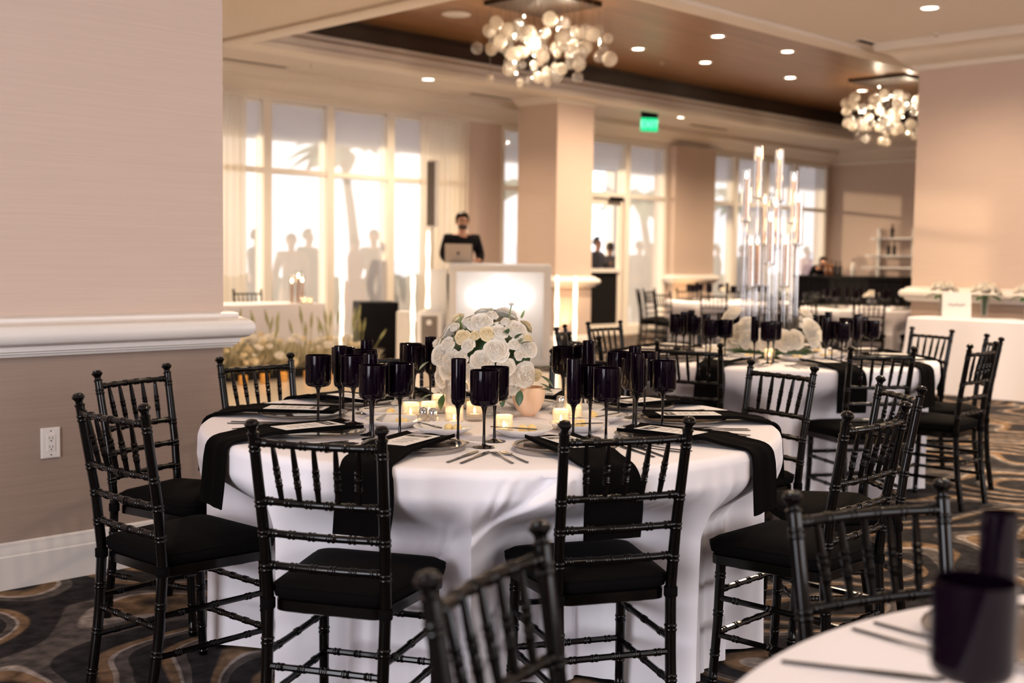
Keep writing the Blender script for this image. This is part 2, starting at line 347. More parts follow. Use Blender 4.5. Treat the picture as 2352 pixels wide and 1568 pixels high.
# right pier
RP = [(12.75, Y0), (12.75, 6.35), (13.5, 6.35), (13.5, Y0)]
struct('wall_right', MB().box(12.75, 13.5, Y0, 6.35, .93, 3.8), 'wall', 'beige wall pier at the right edge of the hall', 'wall', ang=0)
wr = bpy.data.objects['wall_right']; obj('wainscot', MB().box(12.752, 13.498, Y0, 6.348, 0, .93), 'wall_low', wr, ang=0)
struct('trim_4', MB().sweep(RP, RAIL, side=-1), 'trim', 'white rounded rail on the right wall pier', 'trim', ang=30)
struct('trim_5', MB().sweep(RP, CROWN, side=-1), 'crown', 'cream crown moulding on the right wall pier', 'trim', ang=30)
struct('baseboard_right', MB().sweep(RP, BASE, side=-1), 'trim', 'white baseboard of the right wall pier', 'baseboard', ang=30)
# free-standing column behind the DJ booth
CP = [(13.10, 12.20), (13.92, 12.20), (13.92, 13.02), (13.10, 13.02)]
struct('wall_column', MB().box(13.10, 13.92, 12.20, 13.02, 0, 3.8), 'wall', 'square beige column behind the DJ booth', 'column', ang=0)
struct('trim_6', MB().sweep(CP, RAIL, closed=True), 'trim', 'white rounded rail around the square column', 'trim', ang=30)
struct('trim_7', MB().sweep(CP, [(0, 3.68), (.02, 3.69), (.05, 3.76), (.06, 3.80)], closed=True), 'crown', 'small cream moulding at the top of the column', 'trim', ang=30)
struct('baseboard_column', MB().sweep(CP, BASE, closed=True), 'trim', 'white baseboard around the column', 'baseboard', ang=30)

# ---- windows: frame, mullions, transom, panes; sheer shades are things of their own
def window(n, xa, xb, mull, label, bays_label, trans=2.51, sill=0.16):
    root = link('window_%d' % n, None); tag(root, label, 'window', kind='structure')
    fr = MB(); fr.box(xa, xa+.07, YW-.02, YW+.16, 0, 3.5); fr.box(xb-.07, xb, YW-.02, YW+.16, 0, 3.5)
    fr.box(xa+.07, xb-.07, YW-.02, YW+.16, 0, sill); fr.box(xa+.07, xb-.07, YW-.02, YW+.16, 3.46, 3.5)
    obj('window_frame', fr, 'winframe', root, ang=0)
    xs = [xa+.07]+list(mull)+[xb-.07]
    for x in mull: obj('mullion', MB().box(x-.065, x+.065, YW-.04, YW+.16, sill, 3.46), 'winframe', root, ang=0)
    for i in range(len(xs)-1):
        a = xs[i]+(.065 if i else 0); b = xs[i+1]-(.065 if i < len(xs)-2 else 0)
        obj('transom', MB().box(a, b, YW-.03, YW+.14, trans-.035, trans+.035), 'winframe', root, ang=0)
        obj('pane', MB().box(a, b, YW+.10, YW+.105, sill, trans-.035), 'pane', root, ang=0)
        obj('pane', MB().box(a, b, YW+.10, YW+.105, trans+.035, 3.46), 'pane', root, ang=0)
        t = thing('roller_shade', bays_label[i], 'shade', ((a+b)/2, YW+.06, 0), 0, 'sheer roller shades on the window wall'); h = (b-a)/2-.01
        obj('fabric', MB().add([(-h, 0, sill+.03), (h, 0, sill+.03), (h, 0, 3.42), (-h, 0, 3.42)], [(0, 1, 2, 3)]), 'shade', t, ang=0)
        obj('roller', MB().tube([(-h, 0, 3.44), (h, 0, 3.44)], .018, 8), 'winframe', t)
        obj('hem_bar', MB().box(-h, h, -.006, .006, sill+.005, sill+.03), 'winframe', t, ang=0)
    return root
window(1, 6.2, 12.73, (8.05, 9.13, 10.18, 11.28), 'wide tall window with four cream mullions at the left of the hall',
       ['sheer shade in the leftmost bay hidden by the left wall', 'sheer shade in the first visible bay beside the left curtain', 'sheer shade in the wide second bay left of the hall',
        'sheer shade in the third bay behind the flower hedge', 'sheer shade in the bay half behind the gathered curtain'])
window(2, 13.59, 15.66, (14.62,), 'tall window mostly behind the square column', ['sheer shade in the narrow strip left of the column', 'sheer shade in the bay hidden behind the column'])
window(3, 16.80, 17.97, (), 'tall window just right of the glass door', ['sheer shade beside the glass door'])
window(4, 19.24, 23.74, (20.2, 21.32, 22.44), 'wide window behind the tall candle centrepiece',
       ['sheer shade in the bay left of the tall candles', 'sheer shade directly behind the tall candles', 'sheer shade just right of the tall candles', 'sheer shade in the bay next to the end wall'])
# glass door
dr = link('door_1', None); tag(dr, 'glazed door with a closer and a dark lower panel beside the column', 'door', kind='structure')
d = MB(); d.box(15.66, 15.74, YW-.03, YW+.16, 0, 3.5); d.box(16.72, 16.80, YW-.03, YW+.16, 0, 3.5); d.box(15.74, 16.72, YW-.03, YW+.16, 2.46, 2.55); d.box(15.74, 16.72, YW-.03, YW+.16, 3.46, 3.5)
obj('door_frame', d, 'winframe', dr, ang=0)
d = MB(); d.box(15.745, 15.86, YW+.02, YW+.07, 0, 2.45); d.box(16.60, 16.715, YW+.02, YW+.07, 0, 2.45); d.box(15.86, 16.60, YW+.02, YW+.07, 2.33, 2.45); d.box(15.86, 16.60, YW+.02, YW+.07, 0, .2)
lf = obj('door_leaf', d, 'winframe', dr, ang=0)
obj('pane', MB().box(15.86, 16.60, YW+.04, YW+.046, 1.20, 2.33), 'pane', lf, ang=0)
obj('lower_panel', MB().box(15.86, 16.60, YW+.035, YW+.055, .2, 1.14), 'dark', lf, ang=0)
obj('push_bar', MB().box(15.80, 16.66, YW-.02, YW+.02, 1.13, 1.20), 'trim', lf, ang=0)
obj('pane', MB().box(15.74, 16.72, YW+.10, YW+.105, 2.55, 3.46), 'pane', dr, ang=0)
obj('closer', MB().box(16.30, 16.66, YW-.05, YW-.03, 2.40, 2.48), 'dark', dr, ang=0)
t = thing('roller_shade', 'sheer shade over the pane above the glass door', 'shade', (16.23, YW+.06, 0), 0, 'sheer roller shades on the window wall')
obj('fabric', MB().add([(-.48, 0, 3.02), (.48, 0, 3.02), (.48, 0, 3.42), (-.48, 0, 3.42)], [(0, 1, 2, 3)]), 'shade', t, ang=0); obj('roller', MB().tube([(-.48, 0, 3.44), (.48, 0, 3.44)], .018, 8), 'winframe', t)
# gathered sheer curtains
def curtain(xa, xb, n, label):
    t = thing('sheer_curtain', label, 'curtain', ((xa+xb)/2, YW-.14, 0), 0, 'gathered sheer curtains')
    mb = MB(); w = xb-xa; N = n*8; v = []; f = []
    for j, z in enumerate((.02, 1.2, 2.4, 3.46)):
        for i in range(N+1):
            u = i/N; v.append((-w/2+w*u+.01*math.sin(9*u+j), .045*math.sin(2*PI*n*u+.5*math.sin(5*u))+.008*math.sin(31*u+2*j), z))
    for j in range(3):
        for i in range(N): a = j*(N+1)+i; f.append((a, a+1, a+N+2, a+N+1))
    obj('fabric', mb.add(v, f), 'curtain', t, ang=80); obj('curtain_rod', MB().tube([(-w/2, 0, 3.475), (w/2, 0, 3.475)], .012, 8), 'winframe', t)
curtain(8.25, 8.72, 5, 'gathered sheer curtain at the left end of the windows')
curtain(11.76, 12.74, 10, 'gathered sheer curtain behind the DJ and column speaker')

# ---- ceiling fittings
def downlight(i, x, y, z, label, watts=540):
    t = thing('ceiling_downlight', label, 'light', (x, y, z), 0, 'round recessed ceiling downlights')
    obj('trim_ring', MB().lathe([(.075, -.002), (.085, -.008), (.105, -.006), (.108, 0), (.075, 0)], 20), 'trim', t)
    obj('lens', MB().lathe([(0, -.003), (.078, -.003), (.078, .0), (0, .0)], 20), 'lamp', t)
    l = bpy.data.lights.new('downlight_bulb', 'SPOT'); l.energy = watts; l.color = (1.0, .76, .52); l.spot_size = math.radians(150); l.spot_blend = 1.0; l.shadow_soft_size = .07
    lo = bpy.data.objects.new('downlight_bulb', l); C.objects.link(lo); lo.parent = t; lo.location = (0, 0, -.02)
DL = [(13.14, 10.72, 4.30, 'downlight in the wood tray nearest the bubble chandelier'), (13.09, 9.34, 4.30, 'downlight in the wood tray, nearest the near border'), (14.66, 9.27, 4.30, 'downlight in the wood tray, middle of the near row'),
      (14.67, 10.68, 4.30, 'downlight in the wood tray, second of the far row'), (16.74, 10.52, 4.30, 'downlight in the wood tray, third of the far row'), (18.77, 10.37, 4.30, 'downlight in the wood tray beside the right chandelier'),
      (10.88, 12.58, 3.80, 'downlight in the cream ceiling over the left windows'), (16.53, 12.49, 3.80, 'downlight in the cream ceiling right of the exit sign'), (20.91, 12.38, 3.80, 'downlight in the cream ceiling near the end wall'),
      (11.01, 5.40, 3.80, 'downlight in the cream ceiling before the right pier')]
for i, (x, y, z, lb) in enumerate(DL): downlight(i, x, y, z, lb)
HID = [(5.2, 3.9), (8.2, 3.4), (5.4, 7.6), (2.6, 1.6), (1.6, -2.0), (6.0, -1.5), (9.8, .4), (7.2, 12.6), (9.2, 2.2), (16.5, 5.2), (19.8, 5.2), (3.2, 7.6)]  # unseen downlights, added to supply light to the hall
for i, (x, y) in enumerate(HID):
    downlight(i, x, y, 3.80, watts=(150 if x < 6.5 and y < 5 else 540), label='added unseen downlight in the cream ceiling '+['between main and candelabra tables', 'beyond the candelabra table', 'over the near edge of the dance floor', 'over the front right chair', 'behind the near corner table', 'far right of the near corner table', 'over the open carpet at right', 'over the head table', 'before the white side table', 'just behind the right pier', 'deep behind the right pier', 'behind the left wall'][i])
t = thing('ceiling_speaker', 'flat round white speaker in the wood ceiling tray', 'speaker', (9.87, 10.9, 4.30)); obj('grille', MB().lathe([(0, -.012), (.14, -.012), (.16, -.004), (.16, 0), (0, 0)], 24), 'trim', t); obj('rim', MB().lathe([(.16, 0), (.16, -.01), (.175, -.008), (.178, 0)], 24), 'trim', t)
def vent(x0, x1, y, label):
    t = thing('ceiling_vent', label, 'vent', ((x0+x1)/2, y, 3.80), 0, 'long slot vents in the ceiling'); h = (x1-x0)/2
    obj('frame', MB().box(-h, h, -.07, -.05, -.012, 0).box(-h, h, .05, .07, -.012, 0).box(-h, -h+.02, -.05, .05, -.012, 0).box(h-.02, h, -.05, .05, -.012, 0), 'crown', t, ang=0)
    obj('backing', MB().box(-h+.02, h-.02, -.05, .05, -.004, 0), 'wood_dark', t, ang=0)
    for k in range(3): obj('slat', MB().box(-h+.02, h-.02, -.032+.03*k, -.026+.03*k, -.012, -.004), 'wood_dark', t, ang=0)
vent(8.0, 9.0, 13.2, 'dark slot vent above the left windows'); vent(12.15, 13.05, 13.12, 'dark slot vent left of the square column'); vent(12.0, 12.65, 6.72, 'dark slot vent in front of the right pier'); vent(17.4, 18.6, 13.0, 'dark slot vent right of the exit sign')
def sprinkler(x, y, z, label):
    t = thing('sprinkler_head', label, 'sprinkler', (x, y, z), 0, 'ceiling sprinklers'); obj('rosette', MB().lathe([(0, 0), (.035, 0), (.03, -.008), (.012, -.01), (.01, -.03)], 12), 'crown', t); obj('deflector', MB().lathe([(0, -.05), (.022, -.05), (.024, -.047), (.008, -.03), (0, -.03)], 12), 'chrome', t)
sprinkler(9.05, 12.75, 3.80, 'small sprinkler over the left windows'); sprinkler(12.2, 5.9, 3.80, 'small sprinkler before the right pier'); sprinkler(14.3, 11.2, 4.30, 'small sprinkler in the wood tray')
# exit sign
ex = thing('exit_sign', 'green lit exit sign hanging from a black bracket', 'sign', (15.55, 12.42, 3.80), math.radians(-30))
obj('bracket', MB().box(-.13, .13, -.05, .05, -.11, 0), 'dark', ex, ang=0)
pn = obj('lit_panel', MB().box(-.15, .15, -.012, .012, -.33, -.11), 'exit', ex, ang=0)
cu = bpy.data.curves.new('exit_text', 'FONT'); cu.body = 'EXIT'; cu.size = .155; cu.align_x = 'CENTER'; cu.align_y = 'CENTER'; cu.extrude = .002
to = bpy.data.objects.new('lettering_tmp', cu); C.objects.link(to)
me = bpy.data.meshes.new_from_object(to.evaluated_get(bpy.context.evaluated_depsgraph_get())); bpy.data.objects.remove(to); me.materials.clear(); me.materials.append(M['exitd'])
link('lettering', me, pn, (0, -.0155, -.22), rot=(PI/2, 0, 0))

# ---- bubble chandeliers
def sphere_mesh(m): return MB().sphere((0, 0, 0), 1, 16, 10).mesh('glass_bubble', M[m], 180)
BUB, FRO, LED = sphere_mesh('bubble'), sphere_mesh('frost'), sphere_mesh('led')
def chandelier(x, y, label, seed, n=78):
    rnd = random.Random(seed)
    t = thing('bubble_chandelier', label, 'chandelier', (x, y, 4.30), 0, 'glass bubble chandeliers')
    obj('canopy', MB().box(-.48, .48, -.48, .48, -.05, 0), 'wood_dark', t, ang=0)
    pts = []
    while len(pts) < n:
        a = rnd.uniform(0, 2*PI); q = rnd.random()**.55*.80; z = rnd.uniform(-.98, -.22)
        if q > .80*math.sqrt(max(0, 1-((z+.52)/.52)**2))+.02: continue
        r = rnd.choice((.045, .06, .07, .08, .088)); p = Vector((q*math.cos(a), q*math.sin(a), z))
        if z < -.80: r = rnd.choice((.03, .045, .065))
        if any((p-b).length < (r+c)*.95 for b, c in pts): continue
        pts.append((p, r))
    for i, (p, r) in enumerate(pts):
        o = link('glass_bubble', FRO if rnd.random() < .6 else BUB, t, p); o.scale = (r, r, r)
        c = link('cord', CORD, t, (p.x, p.y, p.z+r)); c.scale = (1, 1, -.05-p.z-r)
    for i in range(12):
        a = rnd.uniform(0, 2*PI); q = rnd.random()**.6*.6; z = rnd.uniform(-.85, -.1)
        o = link('bulb', LED, t, (q*math.cos(a), q*math.sin(a), z)); s = rnd.choice((.010, .013, .016)); o.scale = (s, s, s)
    for k in range(3):
        l = bpy.data.lights.new('bubble_glow', 'POINT'); l.energy = 17; l.color = (1, .82, .60); l.shadow_soft_size = .02
        lo = bpy.data.objects.new('bubble_glow', l); C.objects.link(lo); lo.parent = t; lo.location = (.3*math.cos(k*2.1+1), .3*math.sin(k*2.1+1), (-.45, -.6, -.3)[k])
CORD = MB().tube([(0, 0, 0), (0, 0, 1)], .0022, 5).mesh('cord', M['chrome'])
chandelier(10.05, 9.62, 'large chandelier of clear and frosted glass bubbles over the hall centre', 3)
chandelier(17.95, 9.42, 'bubble chandelier half hidden by the right wall pier', 8)

# ---- electric outlet on the left wall
ol = thing('wall_outlet', 'white double electrical outlet on the left wall', 'outlet', (2.069, 4.724, .571))
obj('cover_plate', MB().box(-.040, .040, -.006, 0, -.062, .062).box(-.036, .036, -.008, -.006, -.058, .058), 'plastic', ol, ang=0)
so = obj('socket_face', MB().box(-.017, .017, -.0105, -.008, -.034, .034), 'plastic', ol, ang=0)
for z in (-.018, .018):
    obj('slot', MB().box(-.0075, -.0055, -.0112, -.0105, z-.002, z+.007), 'dark', so, ang=0); obj('slot', MB().box(.0050, .0070, -.0112, -.0105, z-.003, z+.007), 'dark', so, ang=0)
    obj('ground_hole', MB().lathe([(0, 0), (.0028, 0), (.0028, .0008), (0, .0008)], 10), 'dark', so, (0, -.0105, z-.009), rot=(PI/2, 0, 0))
for z in (-.049, .049): obj('screw', MB().lathe([(0, .001), (.003, .001), (.003, 0), (0, 0)], 10), 'chrome', ol, (0, -.008, z), rot=(PI/2, 0, 0))

# ---- outside: terrace, soffit, hedge, palms
struct('terrace_floor', MB().box(-4, 46, YW+.3, 30, -.12, -.02), 'terr', 'pale paved terrace outside the windows', 'terrace', ang=0)
struct('terrace_roof', MB().box(-4, 46, YW+.3, 19.8, 3.58, 3.9), 'soffit', 'grey soffit roofing the terrace outside', 'roof', ang=0)
for i, x in enumerate((11.2, 17.0, 22.8, 29.0)):
    p = thing('terrace_post', ['square terrace post seen through the left window', 'square terrace post behind the column', 'square terrace post right of the tall candles', 'square terrace post far to the right'][i], 'post', (x, 19.3, -.02), 0, 'terrace posts')
    obj('shaft', MB().box(-.14, .14, -.14, .14, 0, 3.6), 'winframe', p, ang=0); obj('plinth', MB().box(-.2, .2, -.2, .2, 0, .25), 'winframe', p, ang=0)
def palm(x, y, h, seed, label):
    rnd = random.Random(seed); t = thing('palm_tree', label, 'tree', (x, y, -.02), 0, 'palms beyond the terrace')
    pts = [(.12*math.sin(i*.5), .05*i, h*i/8) for i in range(9)]; obj('trunk', MB().tube(pts, [.16-.008*i for i in range(9)], 8), 'trunk', t)
    top = Vector(pts[-1])
    for k in range(16):
        a = k*2*PI/16+rnd.uniform(-.2, .2); el = rnd.uniform(.2, 1.0); L = rnd.uniform(1.5, 2.0); mb = MB(); v = []; f = []
        for i in range(9):
            u = i/8; rr = L*u*math.cos(el*(1-.3*u)); zz = L*u*math.sin(el)-1.5*u*u*L*.5; wd = .30*math.sin(PI*min(1, u*.9+.08))
            d_ = Vector((math.cos(a), math.sin(a), 0)); s_ = Vector((-math.sin(a), math.cos(a), 0)); p = top+d_*rr+Vector((0, 0, zz))
            v += [tuple(p+s_*wd-Vector((0, 0, wd*.5))), tuple(p), tuple(p-s_*wd-Vector((0, 0, wd*.5)))]
        for i in range(8):
            b = i*3; f += [(b, b+1, b+4, b+3), (b+1, b+2, b+5, b+4)]
        obj('frond', mb.add(v, f), 'frond', t, ang=0)
palm(13.0, 24.5, 3.6, 1, 'palm outside the left windows'); palm(19.5, 25.5, 4.2, 2, 'palm outside behind the column'); palm(24.5, 23.6, 3.3, 3, 'palm outside right of the glass door'); palm(30.5, 24.2, 3.4, 4, 'palm outside behind the tall candles'); palm(37.5, 25.0, 3.7, 5, 'palm outside near the end wall')
hg = MB()
rnd = random.Random(5)
for i in range(60): hg.sphere((4+i*.62, 23+rnd.uniform(-.2, .2), .3+rnd.uniform(0, .15)), .48+rnd.uniform(0, .12), 8, 6)
tag(obj('hedge', hg, 'hedge'), 'low clipped hedge along the far edge of the terrace', 'hedge', kind='stuff')

# ================================================================ CHAIRS
def bamboo(path, r, rings, seg=10, bump=1.24, taper=None, n=14):
    """turned rod along a polyline with pairs of raised rings at fractions of its length"""
    P = [Vector(p) for p in path]; L = [0]
    for i in range(1, len(P)): L.append(L[-1]+(P[i]-P[i-1]).length)
    T = L[-1]
    def at(s):
        s = min(max(s, 0), T)
        for i in range(1, len(P)):
            if s <= L[i] or i == len(P)-1:
                u = (s-L[i-1])/max(1e-9, L[i]-L[i-1]); return P[i-1].lerp(P[i], u)
    S = {T*i/n: 1.0 for i in range(n+1)}
    for q in rings:
        for off in (-.0062, .0062):
            c = q*T+off
            for d, k in ((-.0050, 1.0), (-.0030, 1+(bump-1)*.75), (0, bump), (.0030, 1+(bump-1)*.75), (.0050, 1.0)): S[c+d] = k
    ks = sorted(k for k in S if 0 <= k <= T)
    return MB().tube([at(k) for k in ks], [r*S[k]*(taper(k/T) if taper else 1) for k in ks], seg)
def post_xy(z):
    tb = [(0, .163, -.232), (.22, .166, -.198), (.43, .168, -.185), (.62, .172, -.203), (.88, .180, -.246)]
    for (z0, x0, y0), (z1, x1, y1) in zip(tb, tb[1:]):
        if z <= z1: u = (z-z0)/(z1-z0); return x0+(x1-x0)*u, y0+(y1-y0)*u
    return tb[-1][1:]
def rail_path(z, x, y, bow, n=8): return [(-x+2*x*i/n, y-bow*(1-(2*i/n-1)**2), z) for i in range(n+1)]
def build_chair():
    t = thing('chiavari_chair', 'x', 'chair')
    for s in (-1, 1):
        pth = [(s*post_xy(z)[0], post_xy(z)[1], z) for z in [.88*i/20 for i in range(21)]]
        p = obj('back_post', bamboo(pth, .0158, (.06, .20, .36, .47, .585, .69, .785, .955), 12, 1.16, lambda u: 1.0 if u < .55 else 1-.12*(u-.55)/.45), 'black', t)
        fin = [(0, .0), (.016, 0), (.0165, .004), (.0115, .008), (.0112, .014), (.0150, .020), (.0195, .025), (.0200, .029), (.017, .0335), (.0150, .035), (.0148, .038), (.008, .041), (0, .0415)]
        obj('finial', MB().lathe(fin, 14), 'black', p, (s*.180, -.246, .878), rot=(math.radians(9), s*math.radians(2), 0))
        ft = [(s*.172, .172, .405), (s*.175, .178, .2), (s*.180, .190, 0)]
        obj('front_leg', bamboo(ft, .0158, (.12, .42, .74, .95), 12, 1.15, lambda u: 1-.12*u), 'black', t)
        for z in (.285, .165):
            yb = post_xy(z)[1]; xb = post_xy(z)[0]
            obj('side_stretcher', bamboo([(s*xb, yb, z), (s*.176, .180, z)], .0095, (.18, .5, .82), 8), 'black', t)
        obj('tie_strap', MB().lathe([(.0185, -.014), (.0195, -.012), (.0195, .012), (.0185, .014)], 12), 'cushion', t, (s*.168, -.186, .418))
    for z, bow in ((.858, .022), (.700, .014), (.612, .012), (.524, .010)):
        x, y = post_xy(z); obj('back_rail', bamboo(rail_path(z, x, y, bow), .0102, (.08, .25, .42, .58, .75, .92), 10), 'black', t)
    for k in range(5):
        u = -1+2*(k+1)/6
        xt, yt = post_xy(.858); xl, yl = post_xy(.700)
        a = (u*xl*.93, yl-.014*(1-u*u), .704); b = (u*xt*1.0, yt-.022*(1-u*u), .852)
        obj('spindle', bamboo([a, b], .0088, (.32, .55) if k % 2 == 0 else (.32, .55), 8, 1.2, lambda q: .62+.38*math.sin(PI*min(1, max(0, q*.9+.1)))**.7), 'black', t)
    for z in (.285, .150): obj('front_stretcher', bamboo([(-.176, .182, z+.02), (.176, .182, z+.02)], .0095, (.12, .31, .5, .69, .88), 8), 'black', t)
    x, y = post_xy(.25); obj('rear_stretcher', bamboo([(-x, y, .25), (x, y, .25)], .0095, (.12, .31, .5, .69, .88), 8), 'black', t)
    def trap(inset, z):
        pts = []; F, Bk, yf, yb, rc = .198-inset, .160-inset, .202-inset, -.178+inset, .035
        for cx, cy, a0 in ((F-rc, yf-rc, 0), (-F+rc, yf-rc, 90), (-Bk+rc, yb+rc, 180), (Bk-rc, yb+rc, 270)):
            for i in range(5): a = math.radians(a0+22.5*i); pts.append((cx+rc*math.cos(a), cy+rc*math.sin(a), z))
        # front edge bows forward a little
        return [(p[0], p[1]+(.012*(1-(p[0]/.2)**2) if p[1] > .1 else 0), p[2]) for p in pts]
    def loft(levels):
        v = []; f = []; n = 20
        for ins, z in levels: v += trap(ins, z)
        for j in range(len(levels)-1):
            for i in range(n): f.append((j*n+i, j*n+(i+1) % n, (j+1)*n+(i+1) % n, (j+1)*n+i))
        f.append(tuple(range(n))[::-1]); f.append(tuple(range((len(levels)-1)*n, len(levels)*n))); return MB().add(v, f)
    obj('seat_frame', loft([(.008, .392), (.0, .396), (.0, .424), (.004, .428)]), 'black', t)
    cu = obj('seat_cushion', loft([(.004, .428), (-.004, .434), (-.008, .455), (-.004, .468), (.010, .478), (.04, .486), (.09, .490)]), 'cushion', t, ang=60)
    ring = [Vector(p) for p in trap(-.0065, .464)]; obj('piping', MB().tube(ring+[ring[0]], .003, 6, False), 'cushion', cu)
    return t
chairs = Maker(build_chair())
def put_chair(fx, fy, face_deg, label, group):
    """fx, fy: plan point midway between the two finials; face_deg: direction the sitter looks"""
    a = math.radians(face_deg); o = (fx+.252*math.cos(a), fy+.252*math.sin(a), 0)
    return chairs.put(o, a-PI/2, label, group)

# ================================================================ TABLES
def fold_fn(rnd):
    ks = [(rnd.randint(9, 15), rnd.uniform(0, 6.28), .5), (rnd.randint(17, 27), rnd.uniform(0, 6.28), .6), (rnd.randint(34, 45), rnd.uniform(0, 6.28), .5), (rnd.randint(60, 75), rnd.uniform(0, 6.28), .22)]
    def f(a):
        s = sum(w*math.sin(k*a+p+.6*math.sin(3*a+p)) for k, p, w in ks); return s
    return f
def cloth_mesh(r, zt, pushes, seed, nseg=300, crease=False, drop=None):
    rnd = random.Random(seed); ff = fold_fn(rnd); v = []; f = []
    top = [.0, .25, .5, .75, .9, 1.0]
    rings = []
    for q in top[1:]: rings.append([(q*(r-.022), zt)]*nseg)
    for dr, dz in ((-.010, -.0025), (-.002, -.009), (.002, -.020)): rings.append([(r+dr, zt+dz)]*nseg)
    H = zt-.012-.02; NR = 120 if nseg > 400 else 24
    p1, p2, p3 = rnd.uniform(0, 6), rnd.uniform(0, 6), rnd.uniform(0, 6); kp = 82 if nseg > 400 else 45
    for j in range(1, NR+1):
        t = j/NR; row = []
        for i in range(nseg):
            a = 2*PI*i/nseg; th = math.degrees(a)
            am = .0015+.036*smooth(.0, .95, t)
            mask = max(0, math.sin(3*a+p1)*.6+math.sin(5*a+p2)*.5+.15)
            if crease: mask = max(mask*.5, smooth(248, 262, th)*smooth(318, 300, th))*(1-smooth(200, 206, th)*smooth(244, 238, th))
            rr = r+.004+.055*t**1.3+ff(a)*am*.5+mask*.0065*math.sin(kp*a+p3+2*math.sin(7*a))*smooth(.01, .2, t)
            pw = 0
            for pa, wd, dep in pushes:
                da = (th-pa+180) % 360-180
                pw = max(pw, math.exp(-(da/wd)**6)*dep)
            rr -= (pw+.05*t*(pw > .02))*smooth(.08, .345, t)
            if crease and 204 < th < 240:        # a flap of the cloth folded over, its edge running down to the left
                tl = .015+(th-237)/(215-237)*.40; d = tl-t; e = smooth(240, 236, th)*smooth(204, 211, th)
                rr += (.030*smooth(.020, -.022, d)*smooth(-.45, -.02, d)-.014*smooth(.10, .02, d)*smooth(-.012, .02, d))*e
                rr += .0085*math.sin(th*2.3+t*46+1.5*math.sin(th*.5))*(.55+.45*math.sin(th*.8+t*9+1))*smooth(.22, .02, d)*smooth(-.01, .03, d)*e
            row.append((rr, zt-.020-H*t))
        rings.append(row)
    v.append((0, 0, zt))
    for rg in rings: v += [(p[0]*math.cos(2*PI*i/nseg), p[0]*math.sin(2*PI*i/nseg), p[1]) for i, p in enumerate(rg)]
    for i in range(nseg): f.append((0, 1+i, 1+(i+1) % nseg))
    for j in range(len(rings)-1):
        for i in range(nseg): a = 1+j*nseg+i; b = 1+j*nseg+(i+1) % nseg; f.append((a, a+nseg, b+nseg, b))
    return MB().add(v, f)
def round_table(cx, cy, r, zt, label, clabel, pushes, seed, nseg=300, crease=False):
    t = thing('banquet_table', label, 'table', (cx, cy, 0), 0, 'round banquet tables')
    obj('tabletop', MB().lathe([(0, zt-.045), (r-.03, zt-.045), (r-.022, zt-.04), (r-.022, zt-.008), (r-.03, zt-.003), (0, zt-.003)], 64), 'wood', t)
    for k in range(4):
        a = PI/4+k*PI/2; obj('leg', MB().tube([(.42*math.cos(a), .42*math.sin(a), 0), (.42*math.cos(a), .42*math.sin(a), zt-.045)], .016, 8), 'dark', t)
    c = obj('tablecloth', cloth_mesh(r, zt, pushes, seed, nseg, crease), 'cloth', None, (cx, cy, 0), ang=60)
    tag(c, clabel, 'tablecloth', 'round white tablecloths'); return t
ZT = .76

# ---- table-ware prototypes
def goblet_proto(flute=False):
    t = thing('champagne_flute' if flute else 'wine_goblet', 'x', 'glass')
    rb, zb, h = (.0235, .118, .265) if flute else (.0450, .128, .238)
    out = [(.004, zb-.004), (rb*.45, zb), (rb*.85, zb+.004), (rb*.97, zb+.012), (rb, zb+.022), (rb, h), (rb-.0012, h+.0008), (rb-.0022, h), (rb-.0024, zb+.022), (rb*.8, zb+.0085), (0, zb+.007)]
    obj('bowl', MB().lathe(out, 26), 'gob', t, ang=50)
    st = [(.0062, .006), (.0050, .015), (.0042, .04), (.0040, zb*.55), (.0050, zb*.78), (.0075, zb*.92), (.0125, zb)]
    obj('stem', MB().lathe(st, 12), 'gobstem', t, ang=80)
    obj('foot', MB().lathe([(0, 0), (.036, 0), (.0365, .0015), (.030, .003), (.014, .0055), (.005, .010), (.0038, .016)], 26), 'gobstem', t, ang=50)
    return t
goblets = Maker(goblet_proto()); flutes = Maker(goblet_proto(True))
def charger_proto():
    t = thing('charger_plate', 'x', 'plate')
    obj('plate', MB().lathe([(0, .004), (.10, .004), (.125, .008), (.150, .0115), (.150, .014), (.124, .011), (.10, .007), (0, .007)], 40), 'charger', t, ang=50)
    obj('rim', MB().lathe([(.146, .0105), (.158, .0125), (.162, .015), (.160, .0168), (.150, .0158), (.146, .0145)], 64, rib=.004, nrib=32), 'chrim', t, ang=50)
    return t
chargers = Maker(charger_proto())
def plate_proto():
    t = thing('bread_plate', 'x', 'plate')
    obj('dish', MB().lathe([(0, .002), (.050, .0), (.058, .001), (.085, .016), (.102, .026), (.1025, .0275), (.101, .0285), (.084, .020), (.058, .006), (0, .005)], 36), 'china', t, ang=50); return t
plates = Maker(plate_proto())
butters = Maker(tag(obj('butter_ball', MB().sphere((0, 0, .015), .0155, 12, 8, (1, 1, .95)), 'butter'), 'x', 'butter'))
def fork_mb():
    m = MB(); m.add(*strip([(-.095, .0035, .0012), (-.03, .004, .0016), (.0, .0026, .0022), (.035, .0026, .004), (.047, .011, .0045), (.062, .012, .003)], .0022))
    for k in range(4): x = -.0095+k*.0063; m.box(x-.0014, x+.0014, .060, .100, .0022, .0046)
    return m
def strip(sec, th):
    v = []; f = []
    for y, w, z in sec: v += [(-w, y, z), (w, y, z), (w, y, z+th), (-w, y, z+th)]
    n = len(sec)
    for i in range(n-1):
        for k in range(4): f.append((i*4+k, i*4+(k+1) % 4, i*4+4+(k+1) % 4, i*4+4+k))
    f += [(3, 2, 1, 0), (n*4-4, n*4-3, n*4-2, n*4-1)]; return v, f
